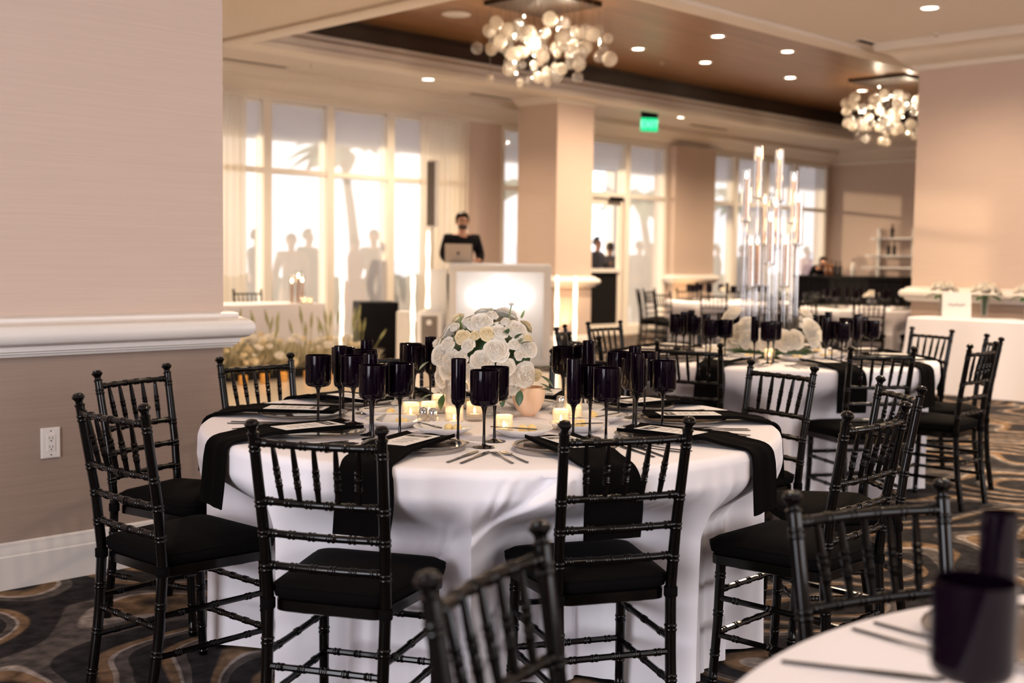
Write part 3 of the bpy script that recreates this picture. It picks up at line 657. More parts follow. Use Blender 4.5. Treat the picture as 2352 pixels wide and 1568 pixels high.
def knife_mb(L=1.0):
    return MB().add(*strip([(-.105*L, .004, .001), (-.04*L, .0048, .001), (.0, .0042, .0012), (.012*L, .0062, .0012), (.06*L, .0085, .001), (.10*L, .0075, .001), (.118*L, .0025, .001)], .0022))
forks = Maker(tag(obj('fork', fork_mb(), 'flat', ang=30), 'x', 'fork')); knives = Maker(tag(obj('knife', knife_mb(), 'flat', ang=30), 'x', 'knife'))
bknives = Maker(tag(obj('butter_knife', knife_mb(.72), 'flat', ang=30), 'x', 'knife'))
def napkin_proto(r, hang, seed):
    # local: +Y outwards over the table edge, origin at the table centre height 0
    rnd = random.Random(seed); path = []
    for i in range(9): u = i/8; path.append((.56+(r-.03-.56)*u, .0215 if u < .74 else .0215-.0165*smooth(.74, .98, u)))
    for i in range(1, 6): a = PI/2*i/5; path.append((r-.022+.036*math.sin(a), .005-.036*(1-math.cos(a))))
    for i in range(1, 8): u = i/7; path.append((r+.016+.012*u, -.031-hang*u))
    nx = 10; v = []; f = []
    n = len(path)
    for sgn in (1, -1):
        for j, (y, z) in enumerate(path):
            a = path[min(j+1, n-1)]; b = path[max(j-1, 0)]; ty, tz = a[0]-b[0], a[1]-b[1]; L = math.hypot(ty, tz); ny, nz = -tz/L, ty/L
            for i in range(nx+1):
                u = -1+2*i/nx; w = .082+.004*math.sin(j*.5)+(.012 if j > 12 else 0)*(j-12)/8*.6
                k = .0045+.0022*math.cos(u*6+j*.12)+.004*smooth(.75, 1, abs(u))*(1 if j < 9 else .3)
                off = k if sgn > 0 else -.001
                v.append((u*w+.006*math.sin(j*.33), y+ny*off, z+nz*off))
    m = nx+1
    for j in range(n-1):
        for i in range(nx):
            a = j*m+i; f.append((a, a+1, a+m+1, a+m)); b = n*m+a; f.append((b, b+m, b+m+1, b+1))
    for j in range(n-1):
        for i in (0, nx): a = j*m+i; f.append((a, a+m, n*m+a+m, n*m+a))
    for j in (0, n-1):
        for i in range(nx): a = j*m+i; f.append((a, n*m+a, n*m+a+1, a+1))
    t = tag(obj('napkin', MB().add(v, f), 'napkin', ang=60), 'x', 'napkin'); return t
def menu_proto():
    t = thing('menu_card', 'x', 'card')
    obj('card_sheet', MB().box(-.050, .050, -.110, .110, 0, .0012), 'card', t, ang=0)
    obj('header_block', MB().box(-.032, .044, -.092, -.055, .0012, .0016), 'ink', t, ang=0)
    for y, w in ((-.030, .020), (-.014, .030), (-.004, .026), (.014, .022), (.024, .030), (.042, .018), (.052, .028), (.068, .02)):
        obj('text_line', MB().box(-w, w, y-.0011, y+.0011, .0012, .0015), 'ink', t, ang=0)
    obj('header_title', MB().box(-.014, .022, -.076, -.070, .0016, .0018), 'card', t, ang=0)
    return t
menus = Maker(menu_proto())
def setting(c, th, place, tbl, napk, menu=True, full=True, jit=None):
    """one place laid on the round table with centre c; th is the direction of the seat from the centre"""
    R = jit or random; z = ZT+.001; al = math.radians(th)
    x, y = pol(c, .69, th); chargers.put((x, y, z), al, 'smoked glass charger plate with beaded rim, %s of the %s' % (place, tbl), 'charger plates')
    napk.put((c[0], c[1], z), al-PI/2, 'black napkin hanging over the edge, %s of the %s' % (place, tbl), 'black napkins')
    if menu:
        x, y = pol(c, .715, th+R.uniform(-1, 1)); menus.put((x, y, z+.0285), al-PI/2+R.uniform(-.12, .12), 'white menu card with a dark heading, %s of the %s' % (place, tbl), 'menu cards')
    x, y = pol(c, .385, th-4); plates.put((x, y, z), 0, 'small white bread plate, %s of the %s' % (place, tbl), 'bread plates')
    if full:
        px, py = x, y
        for k, s in ((0, -1), (1, 1)):
            q = (px+.030*math.cos(al+2.1)+s*.0158*math.cos(al+PI/2), py+.030*math.sin(al+2.1)+s*.0158*math.sin(al+PI/2), z+.005)
            butters.put(q, 0, '%s butter ball on the bread plate, %s of the %s' % (('left', 'right')[k], place, tbl), 'butter balls')
        bknives.put((px+.05*math.cos(al-1.0), py+.05*math.sin(al-1.0), z+.0292), al-PI/2+.9, 'small black butter knife across the bread plate, %s of the %s' % (place, tbl), 'butter knives')
    # the sitter faces the centre: forks at his left (th - side), knives at his right
    for k, lat in ((0, .198), (1, .236)):
        x, y = pol(c, .79, th); x += -lat*math.cos(al+PI/2)*1.0; y += -lat*math.sin(al+PI/2)*1.0
        forks.put((x, y, z), al+PI/2+R.uniform(-.06, .06), '%s black fork, %s of the %s' % (('inner', 'outer')[k], place, tbl), 'black forks')
        x, y = pol(c, .79, th); x += lat*math.cos(al+PI/2); y += lat*math.sin(al+PI/2)
        knives.put((x, y, z), al+PI/2+R.uniform(-.06, .06), '%s black knife, %s of the %s' % (('inner', 'outer')[k], place, tbl), 'black knives')
    x, y = pol(c, .61+R.uniform(-.012, .012), th+17+R.uniform(-1.5, 1.5)); goblets.put((x, y, z), R.uniform(0, 6), 'front black goblet, %s of the %s' % (place, tbl), 'black wine goblets')
    x, y = pol(c, .505+R.uniform(-.012, .012), th+21+R.uniform(-1.5, 1.5)); goblets.put((x, y, z), R.uniform(0, 6), 'rear black goblet, %s of the %s' % (place, tbl), 'black wine goblets')
    x, y = pol(c, .545+R.uniform(-.01, .01), th+9.5+R.uniform(-1, 1)); flutes.put((x, y, z), R.uniform(0, 6), 'tall black flute, %s of the %s' % (place, tbl), 'black champagne flutes')

# ---- main table
T1 = (2.96, 3.06); R1 = 1.02
S1 = [  # finial midpoint, facing, label, place
    ((1.775, 2.48), 29, 'black bamboo-style chair at the front left of the main table', 'front left place'),
    ((2.46, 2.015), 63, 'black bamboo-style chair at the front right of the main table', 'front right place'),
    ((3.26, 1.715), 91, 'black bamboo-style chair at the right front of the main table', 'right front place'),
    ((4.05, 2.045), 140, 'black bamboo-style chair seen from behind its arm side, right of the main table', 'right side place'),
    ((4.385, 2.755), 169, 'black bamboo-style chair between main table and candelabra table', 'far right place'),
    ((4.22, 3.70), 206, 'black bamboo-style chair behind the tall ribbed candle glass', 'right back place'),
    ((3.60, 4.28), 243, 'black bamboo-style chair hidden behind the rose bouquet', 'back place'),
    ((2.82, 4.375), 272, 'black bamboo-style chair before the pale dance floor', 'left back place'),
    ((2.15, 4.175), 289, 'black bamboo-style chair standing closest to the left wall', 'upper left place'),
    ((1.62, 3.29), 4, 'black bamboo-style chair in front of the outlet, facing right', 'lower left place')]
push1 = []
for (fx, fy), fd, lb, pl in S1:
    o = (fx+.252*math.cos(math.radians(fd)), fy+.252*math.sin(math.radians(fd)))
    fr = (o[0]+.2*math.cos(math.radians(fd)), o[1]+.2*math.sin(math.radians(fd)))
    rad = math.hypot(fr[0]-T1[0], fr[1]-T1[1]); ang = math.degrees(math.atan2(o[1]-T1[1], o[0]-T1[0]))
    push1.append((ang, math.degrees(math.atan(.225/max(.5, rad)))+3.0, max(0, R1+.10-rad)))
    put_chair(fx, fy, fd, lb, 'chairs around the main table')
round_table(T1[0], T1[1], R1, ZT, 'round table under a white cloth in the foreground', 'white floor-length cloth on the main table with a diagonal fold', push1, 21, 900, True)
nap1 = Maker(napkin_proto(R1, .165, 2))
A1 = [206, 245, 281, 318, 352, 27, 63, 97, 131, 170]
jr = random.Random(4)
for (s, th) in zip(S1, A1): setting(T1, th, s[3], 'main table', nap1, jit=jr)

# ---- candle glasses, shakers
def on_px(px, py, z=ZT):
    """plan point of pixel (px, py) on the horizontal plane at height z"""
    d = _f*2730+_R*(px-1176)-_U*(py-784); k = (z-CAM_H)/d.z; return (d.x*k, d.y*k)
def candle_glass(kind):
    t = thing('ribbed_candle_glass', 'x', 'candle')
    r, h = (.0305, .165) if kind == 'tall' else (.0290, .068)
    obj('ribbed_glass', MB().lathe([(0, .003), (r*.97, .003), (r, .007), (r, h), (r-.003, h), (r-.0035, .012), (0, .012)], 96, rib=.035, nrib=24), 'rglass', t, ang=60)
    obj('tealight', MB().lathe([(0, .013), (.019, .013), (.0195, .015), (.0195, .024), (.018, .025), (0, .024)], 20), 'waxw', t)
    fl = obj('flame', MB().lathe([(0, .025), (.0035, .029), (.0048, .034), (.0035, .041), (.0012, .048), (0, .050)], 10), 'flame_small', t)
    l = bpy.data.lights.new('tealight_glow', 'POINT'); l.energy = .14; l.color = (1, .62, .28); l.shadow_soft_size = .012
    lo = bpy.data.objects.new('tealight_glow', l); C.objects.link(lo); lo.parent = t; lo.location = (0, 0, .058)
    return t
tallc = Maker(candle_glass('tall')); shortc = Maker(candle_glass('short'))
for px, py, lb in ((1043, 983, 'tall ribbed glass with a tealight, left of the black goblets'), (1316, 973, 'tall ribbed glass with a tealight, right of the bouquet')):
    tallc.put((*on_px(px, py), ZT+.001), 0, lb, 'tall ribbed candle glasses')
for px, py, lb in ((1009, 948, 'short ribbed votive under the left edge of the bouquet'), (943, 968, 'short ribbed votive left of the salt shakers'), (985, 966, 'short ribbed votive behind the salt shakers'), (1157, 1000, 'short ribbed votive in front of the bouquet'), (1090, 966, 'short ribbed votive glowing behind the black goblets'), (1288, 985, 'short ribbed votive before the right tall candle glass')):
    shortc.put((*on_px(px, py), ZT+.001), 0, lb, 'short ribbed votives')
def shaker_proto():
    t = thing('salt_shaker', 'x', 'shaker')
    obj('glass_body', MB().lathe([(0, .002), (.019, .002), (.0195, .006), (.0195, .040), (.014, .045), (.0, .045)], 64, rib=.035, nrib=16), 'rglass', t, ang=60)
    obj('chrome_cap', MB().lathe([(.0155, .044), (.0162, .047), (.0155, .060), (.012, .066), (.006, .069), (0, .0695)], 18), 'chrome', t); return t
shakers = Maker(shaker_proto())
for px, py, lb in ((972, 981, 'chrome-capped ribbed salt shaker, left one of the front pair'), (994, 983, 'chrome-capped ribbed pepper shaker, right one of the front pair'), (1287, 950, 'chrome-capped ribbed shaker behind the right votive')):
    shakers.put((*on_px(px, py), ZT+.001), 0, lb, 'ribbed table shakers')

# ================================================================ FLOWERS
def rose_mesh(seed, n=22, openness=1.0, m='petal'):
    """unit rose (radius about 1) opening towards +Z"""
    rnd = random.Random(seed); mb = MB()
    for k in range(n):
        t = k/(n-1); a0 = k*2.39996+rnd.uniform(-.15, .15)
        r0 = .06+.40*t*openness; r1 = (.10+.80*t**.9)*openness; h0 = -.55+.15*t; h1 = .47-.44*t**1.6; half = 1.25-.50*t
        curl = .20*t*openness; v = []; f = []; nu, nv = 6, 4
        for j in range(nv+1):
            q = j/nv
            for i in range(nu+1):
                u = -1+2*i/nu; edge = 1-.22*u*u*q
                rr = r0+(r1-r0)*math.sin(q*PI/2)**.9+curl*q**3*(1-.4*u*u)+.03*math.sin(5*u+k)*q
                zz = (h0+(h1-h0)*q**.85)*edge-.20*t*q**4+.02*math.sin(4*u+k*1.7)*q
                a = a0+u*half*(1-.12*q)
                v.append((rr*math.cos(a), rr*math.sin(a), zz))
        for j in range(nv):
            for i in range(nu): b = j*(nu+1)+i; f.append((b, b+1, b+nu+2, b+nu+1))
        mb.add(v, f)
    zt = lambda r: .40-.44*(r/openness)**1.6
    mb.lathe([(.30*openness, -.5)]+[(.88*openness, -.25), (.84*openness, zt(.84)-.22), (.6*openness, zt(.6*openness)-.18), (.35*openness, zt(.35*openness)-.16), (.15, zt(.15)-.12), (0, .30)], 14)
    return mb.mesh('rose', M[m], 70)
ROSES = [rose_mesh(1, 24, 1.0), rose_mesh(2, 20, .9), rose_mesh(3, 26, 1.08), rose_mesh(4, 18, .75)]
CREAM = [rose_mesh(5, 22, 1.0, 'petal2'), rose_mesh(6, 18, .8, 'petal2')]
SMALL = [rose_mesh(7, 9, 1.0), rose_mesh(8, 9, .9, 'petal2')]
def leaf_mesh(m='leaf'):
    v = []; f = []
    for i in range(6):
        u = i/5; w = .26*math.sin(PI*u)**.8; z = -.18*u*u
        v += [(-w, u, z+w*.25), (0, u, z), (w, u, z+w*.25)]
    for i in range(5): b = i*3; f += [(b, b+1, b+4, b+3), (b+1, b+2, b+5, b+4)]
    return MB().add(v, f).mesh('leaf', M[m], 80)
LEAF = leaf_mesh()
BUD = MB().lathe([(0, 0), (.10, .02), (.16, .25), (.13, .6), (.05, .9), (0, 1.0)], 10).mesh('bud', M['bud'], 80)
def aim(o, d, s, roll=0.0):
    q = Vector(d).to_track_quat('Z', 'Y'); o.rotation_euler = (q @ Matrix.Rotation(roll, 3, 'Z').to_quaternion()).to_euler(); o.scale = (s, s, s); return o
def aim_leaf(o, d, s): q = Vector(d).to_track_quat('Y', 'Z'); o.rotation_euler = q.to_euler(); o.scale = (s, s, s); return o
def at_plane(px, py, fwd):
    """3D point of a pixel at a forward distance from the camera"""
    d = _f*2730+_R*(px-1176)-_U*(py-784); fh = Vector((1, 1, 0)).normalized(); k = fwd/d.dot(fh); return Vector((d.x*k, d.y*k, CAM_H+d.z*k))

# main bouquet: blooms packed on a dome above a clear glass bowl
bq = Vector((*at_px(1122, 4.42), ZT+.001))
bt = thing('rose_bouquet', 'full bouquet of white roses and ranunculus in a clear glass bowl on the main table', 'flowers', bq)
obj('glass_bowl', MB().lathe([(0, .002), (.045, .002), (.048, .006), (.020, .02), (.018, .035), (.05, .06), (.085, .10), (.105, .15), (.102, .15), (.082, .103), (.048, .064), (.012, .04), (0, .04)], 32), 'cglass', bt, ang=60)
obj('stem_bundle', MB().tube([(0, 0, .045), (.01, 0, .10), (0, 0, .20)], [.018, .045, .05], 12), 'leaf', bt)
cen = Vector((0, 0, .225))
# listed blooms: pixel, radius, kind (read off the front of the bouquet)
FR = [(1144, 797, .048, 0), (1110, 822, .041, 2), (1210, 857, .052, 0), (1076, 787, .030, 1), (1105, 735, .044, 2), (1149, 757, .038, 1), (1190, 752, .038, 2), (1062, 768, .030, 4), (1092, 765, .026, 5),
      (1043, 747, .026, 3), (1008, 812, .040, 2), (1035, 822, .040, 2), (1060, 815, .032, 1), (1217, 795, .036, 2), (1183, 785, .026, 1), (1215, 775, .028, 5), (1195, 810, .026, 3), (1030, 845, .042, 2), (1012, 868, .038, 2), (1040, 878, .044, 0),
      (1165, 838, .034, 2), (1175, 865, .032, 1), (1085, 850, .036, 2), (1028, 785, .032, 1), (1010, 895, .030, 2), (1240, 860, .030, 5), (1075, 735, .026, 3), (1130, 720, .026, 1), (1165, 735, .028, 3), (1120, 760, .030, 4), (1140, 870, .034, 2), (1100, 880, .036, 2), (1185, 890, .026, 2)]
KIND = ROSES+CREAM
rv = random.Random(9)
camp = Vector((0, 0, CAM_H))
for px, py, r, k in FR:
    # blooms sit on an ellipsoid round the bouquet centre
    lat = (px-1122)/2730*4.35; up = (at_plane(px, py, 4.35).z-ZT)-.225
    q = 1-(lat/.235)**2-(up/.185)**2; dep = math.sqrt(max(q, .02))*.20
    f2 = Vector((-1, -1, 0)).normalized(); r2 = Vector((1, -1, 0)).normalized()
    p = r2*lat+f2*dep+cen+Vector((0, 0, up)); n = (p-cen).normalized()+Vector((0, 0, .25))+f2*.35
    o = link('rose', KIND[k], bt, p-n.normalized()*r*.2); aim(o, n, r, rv.uniform(0, 6))
for i in range(26):   # the back and crown of the dome
    a = math.radians(rv.uniform(-35, 125)); el = rv.uniform(.05, 1.2); d = Vector((math.cos(a)*math.cos(el), math.sin(a)*math.cos(el), math.sin(el)))
    p = cen+Vector((d.x*.2, d.y*.2, d.z*.17)); r = rv.choice((.03, .036, .042)); aim(link('rose', rv.choice(KIND), bt, p), d, r, rv.uniform(0, 6))
obj('flower_filler', MB().sphere((0, 0, .225), 1, 16, 10, (.16, .16, .115)), 'leaf', bt)
for px, py, dx, dz, s in ((1235, 845, 1, .3, .060), (1240, 862, .9, -.5, .065), (1195, 895, -.1, -.9, .060), (1238, 893, .9, 0, .055), (992, 905, -.9, -.3, .05), (1020, 905, -.3, -.9, .06), (985, 830, -.8, -.5, .05), (1182, 780, .4, .5, .05), (1195, 790, .6, .3, .05), (1160, 775, .2, .8, .045), (1240, 880, .8, -.3, .05), (1150, 905, .2, -.9, .05)):
    p = at_plane(px, py, 4.27)-bq; r2 = Vector((1, -1, 0)).normalized()
    aim_leaf(link('leaf', LEAF, bt, p), r2*dx+Vector((-.3, -.3, dz)), s)
for px, py, s, tilt in ((1060, 760, .045, -.1), (1055, 745, .035, .1), (1152, 760, .030, .15), (1160, 750, .028, .2), (1197, 730, .032, .3), (1127, 718, .02, .1), (1182, 785, .04, .3), (1205, 790, .04, .4)):
    p = at_plane(px, py, 4.35)-bq; aim(link('bud', BUD, bt, p), Vector((tilt, -tilt, 1)), s)
ra = at_plane(1166, 745, 4.4)-bq; rb_ = at_plane(1175, 698, 4.4)-bq
obj('stem', MB().tube([ra, rb_], .0022, 6), 'bud', bt); obj('seed_head', MB().sphere(rb_, .009, 8, 6, (1, 1, .6)), 'petal', bt)
# peach vase
pv = thing('peach_vase', 'frosted peach egg-shaped vase under the large rose', 'vase', (*on_px(1213, 955), ZT+.001))
obj('cup', MB().lathe([(0, .001), (.020, .001), (.026, .004), (.045, .025), (.058, .055), (.062, .080), (.060, .108), (.056, .108), (.058, .08), (.053, .055), (.04, .028), (0, .012)], 36), 'peach', pv, ang=60)
obj('foot_ring', MB().lathe([(.016, 0), (.024, 0), (.026, .003), (.018, .004)], 24), 'peach', pv)

# ================================================================ CANDELABRA TABLE (second table)
T2 = at_px(1771, 7.42); R2 = 1.0
ch2 = [194, 238, 272, 306, 340, 14, 48, 92, 124, 160]
nm2 = ['nearest the main table', 'second from the main table', 'turned sideways with its seat in view', 'behind the sideways chair', 'against the white side table', 'at the right back', 'behind the flowers at the right', 'at the left back before the dark door', 'at the far left', 'at the near left']
push2 = []
for a, nm in zip(ch2, nm2):
    fx, fy = pol(T2, 1.33, a); put_chair(fx, fy, a+180, 'black bamboo-style chair at the candelabra table, '+nm, 'chairs around the candelabra table'); push2.append((a, 15.5, .22))
round_table(T2[0], T2[1], R2, ZT, 'round table carrying the tall candelabra, under a white cloth', 'white floor-length cloth on the candelabra table', push2, 5, 300)
nap2 = Maker(napkin_proto(R2, .20, 6)); jr = random.Random(14)
p2 = ['near left place', 'near place', 'near right place', 'right front place', 'right place', 'right back place', 'back place', 'left back place', 'far left place', 'left place']
for a, pl in zip(ch2, p2): setting(T2, a, pl, 'candelabra table', nap2, jit=jr)
# candelabra: glass stems, cups, candles in glass chimneys
cb_ = Vector((*at_px(1771, 7.42), ZT+.001))
ct = thing('glass_candelabra', 'tall candelabra of clear glass rods with many lit taper candles', 'candelabra', cb_)
obj('base_plate', MB().lathe([(0, 0), (.185, 0), (.19, .004), (.19, .012), (.175, .016), (0, .016)], 40), 'crystal', ct)
CAN = [(1743, 352, .10), (1791, 360, .12), (1715, 405, -.05), (1824, 410, .08), (1835, 458, -.08), (1757, 462, .16), (1770, 502, -.15), (1724, 556, -.12), (1804, 554, -.14), (1740, 556, .05), (1783, 470, .17)]
cup = MB().lathe([(.008, -.03), (.012, -.022), (.010, -.012), (.028, -.006), (.034, .0), (.034, .006), (.015, .008), (.012, .018), (0, .018)], 18).mesh('candle_cup', M['crystal'], 60)
for px, fy, dep in CAN:
    f_ = 7.42+dep; top = at_plane(px, fy, f_); p = top-cb_; L = .245
    cz = p.z-.03-L
    obj('glass_rod', MB().tube([(p.x, p.y, .014), (p.x, p.y, cz-.025)], .014, 10), 'crystal', ct)
    link('candle_cup', cup, ct, (p.x, p.y, cz))
    cd = obj('taper_candle', MB().lathe([(0, 0), (.0125, 0), (.0125, L-.012), (.010, L-.003), (0, L)], 14), 'wax', ct, (p.x, p.y, cz+.015))
    obj('flame', MB().lathe([(0, 0), (.006, .006), (.0095, .016), (.0075, .03), (.002, .043), (0, .046)], 10), 'flame', cd, (0, 0, L+.002))
    obj('glass_chimney', MB().lathe([(.031, .005), (.031, L+.075), (.0295, L+.075), (.0295, .005)], 24), 'cglass', ct, (p.x, p.y, cz))
for k in range(3):
    l = bpy.data.lights.new('candle_glow', 'POINT'); l.energy = 1.6; l.color = (1, .62, .30); l.shadow_soft_size = .05
    lo = bpy.data.objects.new('candle_glow', l); C.objects.link(lo); lo.parent = ct; lo.location = (.07*math.cos(k*2.1), .07*math.sin(k*2.1), (1.28, 1.0, .82)[k])
# low flower ring around its foot
fr = thing('flower_ring', 'low ring of white blooms and dark leaves around the candelabra', 'flowers', cb_)
f2 = Vector((-1, -1, 0)).normalized(); r2 = Vector((1, -1, 0)).normalized()
obj('moss_base', MB().lathe([(.205, 0), (.250, 0), (.262, .015), (.255, .04), (.235, .05), (.21, .035)], 32), 'leaf', fr)
RB = [(1688, 720, .072, -.15), (1667, 735, .05, -.15), (1740, 742, .056, .1), (1854, 721, .056, -.1), (1829, 752, .07, .1), (1873, 765, .075, .1), (1682, 765, .07, .2), (1707, 772, .062, .25), (1755, 800, .078, .38), (1815, 795, .07, .35), (1843, 808, .075, .35), (1650, 785, .06, .2), (1872, 780, .05, .2), (1725, 800, .05, .35), (1790, 770, .05, .2), (1690, 795, .05, .3)]
for px, py, r, d in RB:
    p = at_plane(px, py, 7.42-d)-cb_; hd = math.hypot(p.x, p.y); k = max(.205+.95*r, min(hd, .31-.3*r))/max(hd, .01); p = Vector((p.x*k, p.y*k, max(p.z, r*1.0+.045))); n = p.copy(); n.z += .08; n = n.normalized()+f2*.5
    aim(link('bloom', ROSES[int(px) % 3], fr, p), n, r, px)
for i in range(12):
    a = rv.uniform(0, 6.28); aim(link('bloom', ROSES[i % 3], fr, (.27*math.cos(a), .27*math.sin(a), .10)), (math.cos(a)*.6, math.sin(a)*.6, 1), .055, i)
for i in range(34):
    a = i*2*PI/34; aim_leaf(link('leaf', LEAF, fr, (.25*math.cos(a), .25*math.sin(a), .06+.03*(i % 3))), (math.cos(a+.5), math.sin(a+.5), .3+.35*(i % 3)), .055)
shortc.put((*pol(T2, .39, 212), ZT+.001), 0, 'short votive before the flower ring on the candelabra table', 'short ribbed votives')
tallc.put((*pol(T2, .39, 66), ZT+.001), 0, 'tall ribbed candle glass behind the flower ring', 'tall ribbed candle glasses')

# ================================================================ NEAR TABLE (bottom right corner)
T3 = (1.63, -.03); R3 = .99
push3 = []
for (fx, fy), fd, lb in (((1.21, 1.255), 289, 'blurred black chair in the near foreground, turned to the right'), ((2.085, 1.11), 249, 'black chair at the near table, right foreground')):
    put_chair(fx, fy, fd, lb, 'chairs at the near table'); ca, sa = math.cos(math.radians(fd)), math.sin(math.radians(fd)); rf = math.hypot(fx+.46*ca-T3[0], fy+.46*sa-T3[1])
    push3.append((math.degrees(math.atan2(fy+.25*sa-T3[1], fx+.25*ca-T3[0])), math.degrees(math.atan(.225/max(.5, rf)))+3, max(0, R3+.10-rf)))
round_table(T3[0], T3[1], R3, ZT, 'round table cut off at the lower right corner', 'white cloth on the table at the lower right corner', push3, 9, 240)
goblets.put((*at_px(2265, 1.27), ZT+.001), 0, 'large blurred black goblet at the lower right corner', 'black wine goblets')
flutes.put((*at_px(2315, 1.5), ZT+.001), 0, 'blurred black flute behind the corner goblet', 'black champagne flutes')
x, y = on_px(2368, 1475); chargers.put((x, y, ZT+.001), 0, 'smoked glass charger plate half behind the corner goblet', 'charger plates')
def lay(mk, pa, pb, label, group):
    a = Vector(on_px(*pa)); b = Vector(on_px(*pb)); c = (a+b)/2; d = b-a
    mk.put((c.x, c.y, ZT+.001), math.atan2(d.y, d.x)-PI/2, label, group)
lay(forks, (1985, 1455), (2180, 1512), 'left fork on the near corner table', 'black forks'); lay(forks, (2040, 1442), (2225, 1494), 'right fork on the near corner table', 'black forks')
lay(knives, (1820, 1525), (2120, 1560), 'black knife on the near corner table', 'black knives')

# ================================================================ FAR TABLES
NUM = ['near left side', 'near right side', 'right front side', 'rightmost side', 'right back side', 'back right side', 'back left side', 'left back side', 'leftmost side', 'left front side']
def far_table(c, r, n, a0, name, seed):
    ps = []
    for k in range(n):
        a = a0+360*k/n; fx, fy = pol(c, r+.42, a)
        put_chair(fx, fy, a+180, 'black chair at the %s, %s' % (name, NUM[k]), 'chairs at the far tables'); ps.append((a, 16, .12))
    round_table(c[0], c[1], r, ZT, 'round white table, the %s' % name, 'white cloth on the %s' % name, ps, seed, 160)
    rr = random.Random(seed)
    for k in range(n):
        x, y = pol(c, r-.35, a0+360*k/n+17); goblets.put((x, y, ZT+.001), 0, 'black goblet on the %s, %s' % (name, NUM[k]), 'black wine goblets')
        x, y = pol(c, r-.45, a0+360*k/n+8); flutes.put((x, y, ZT+.001), 0, 'black flute on the %s, %s' % (name, NUM[k]), 'black champagne flutes')
        x, y = pol(c, r-.25, a0+360*k/n); chargers.put((x, y, ZT+.001), 0, 'charger plate on the %s, %s' % (name, NUM[k]), 'charger plates')
    t = thing('rose_posy', 'small posy of white roses on the %s' % name, 'flowers', (c[0], c[1], ZT+.001))
    obj('vase', MB().lathe([(0, 0), (.04, 0), (.06, .06), (.05, .12), (.046, .12), (.054, .06), (0, .01)], 20), 'cglass', t)
    for k in range(9):
        a = k*2.4; q = .09*math.sqrt(k/9); aim(link('rose', ROSES[k % 4], t, (q*math.cos(a), q*math.sin(a), .17+.05*rr.random())), (math.cos(a)*.5, math.sin(a)*.5, 1), .05, k)
far_table((14.9, 10.35), .92, 10, 207, 'far table by the windows', 31)
far_table((14.4, 7.72), .92, 10, 207, 'far table before the bar', 32)

# ================================================================ PEOPLE
def skin_mesh(name, J, E, m, sub=2, shift=0.0):
    """J: joint name -> (x, y, z, radius); E: bones. One continuous skinned surface."""
    ks = list(J); idx = {k: i for i, k in enumerate(ks)}
    me = bpy.data.meshes.new('tmp'); me.from_pydata([J[k][:3] for k in ks], [(idx[a], idx[b]) for a, b in E], []); me.update()
    o = bpy.data.objects.new('tmp', me); C.objects.link(o)
    o.modifiers.new('skin', 'SKIN'); o.modifiers['skin'].use_smooth_shade = True; s = o.modifiers.new('sub', 'SUBSURF'); s.levels = sub; s.render_levels = sub
    for i, k in enumerate(ks):
        r = J[k][3]; rx = J[k][4] if len(J[k]) > 4 else r
        me.skin_vertices[0].data[i].radius = (rx+shift, r+shift); me.skin_vertices[0].data[i].use_root = (i == 0)
    dg = bpy.context.evaluated_depsgraph_get(); dg.update()
    out = bpy.data.meshes.new_from_object(o.evaluated_get(dg)); bpy.data.objects.remove(o); bpy.data.meshes.remove(me)
    out.name = name; out.materials.clear(); out.materials.append(M[m]); out.polygons.foreach_set('use_smooth', [True]*len(out.polygons)); return out
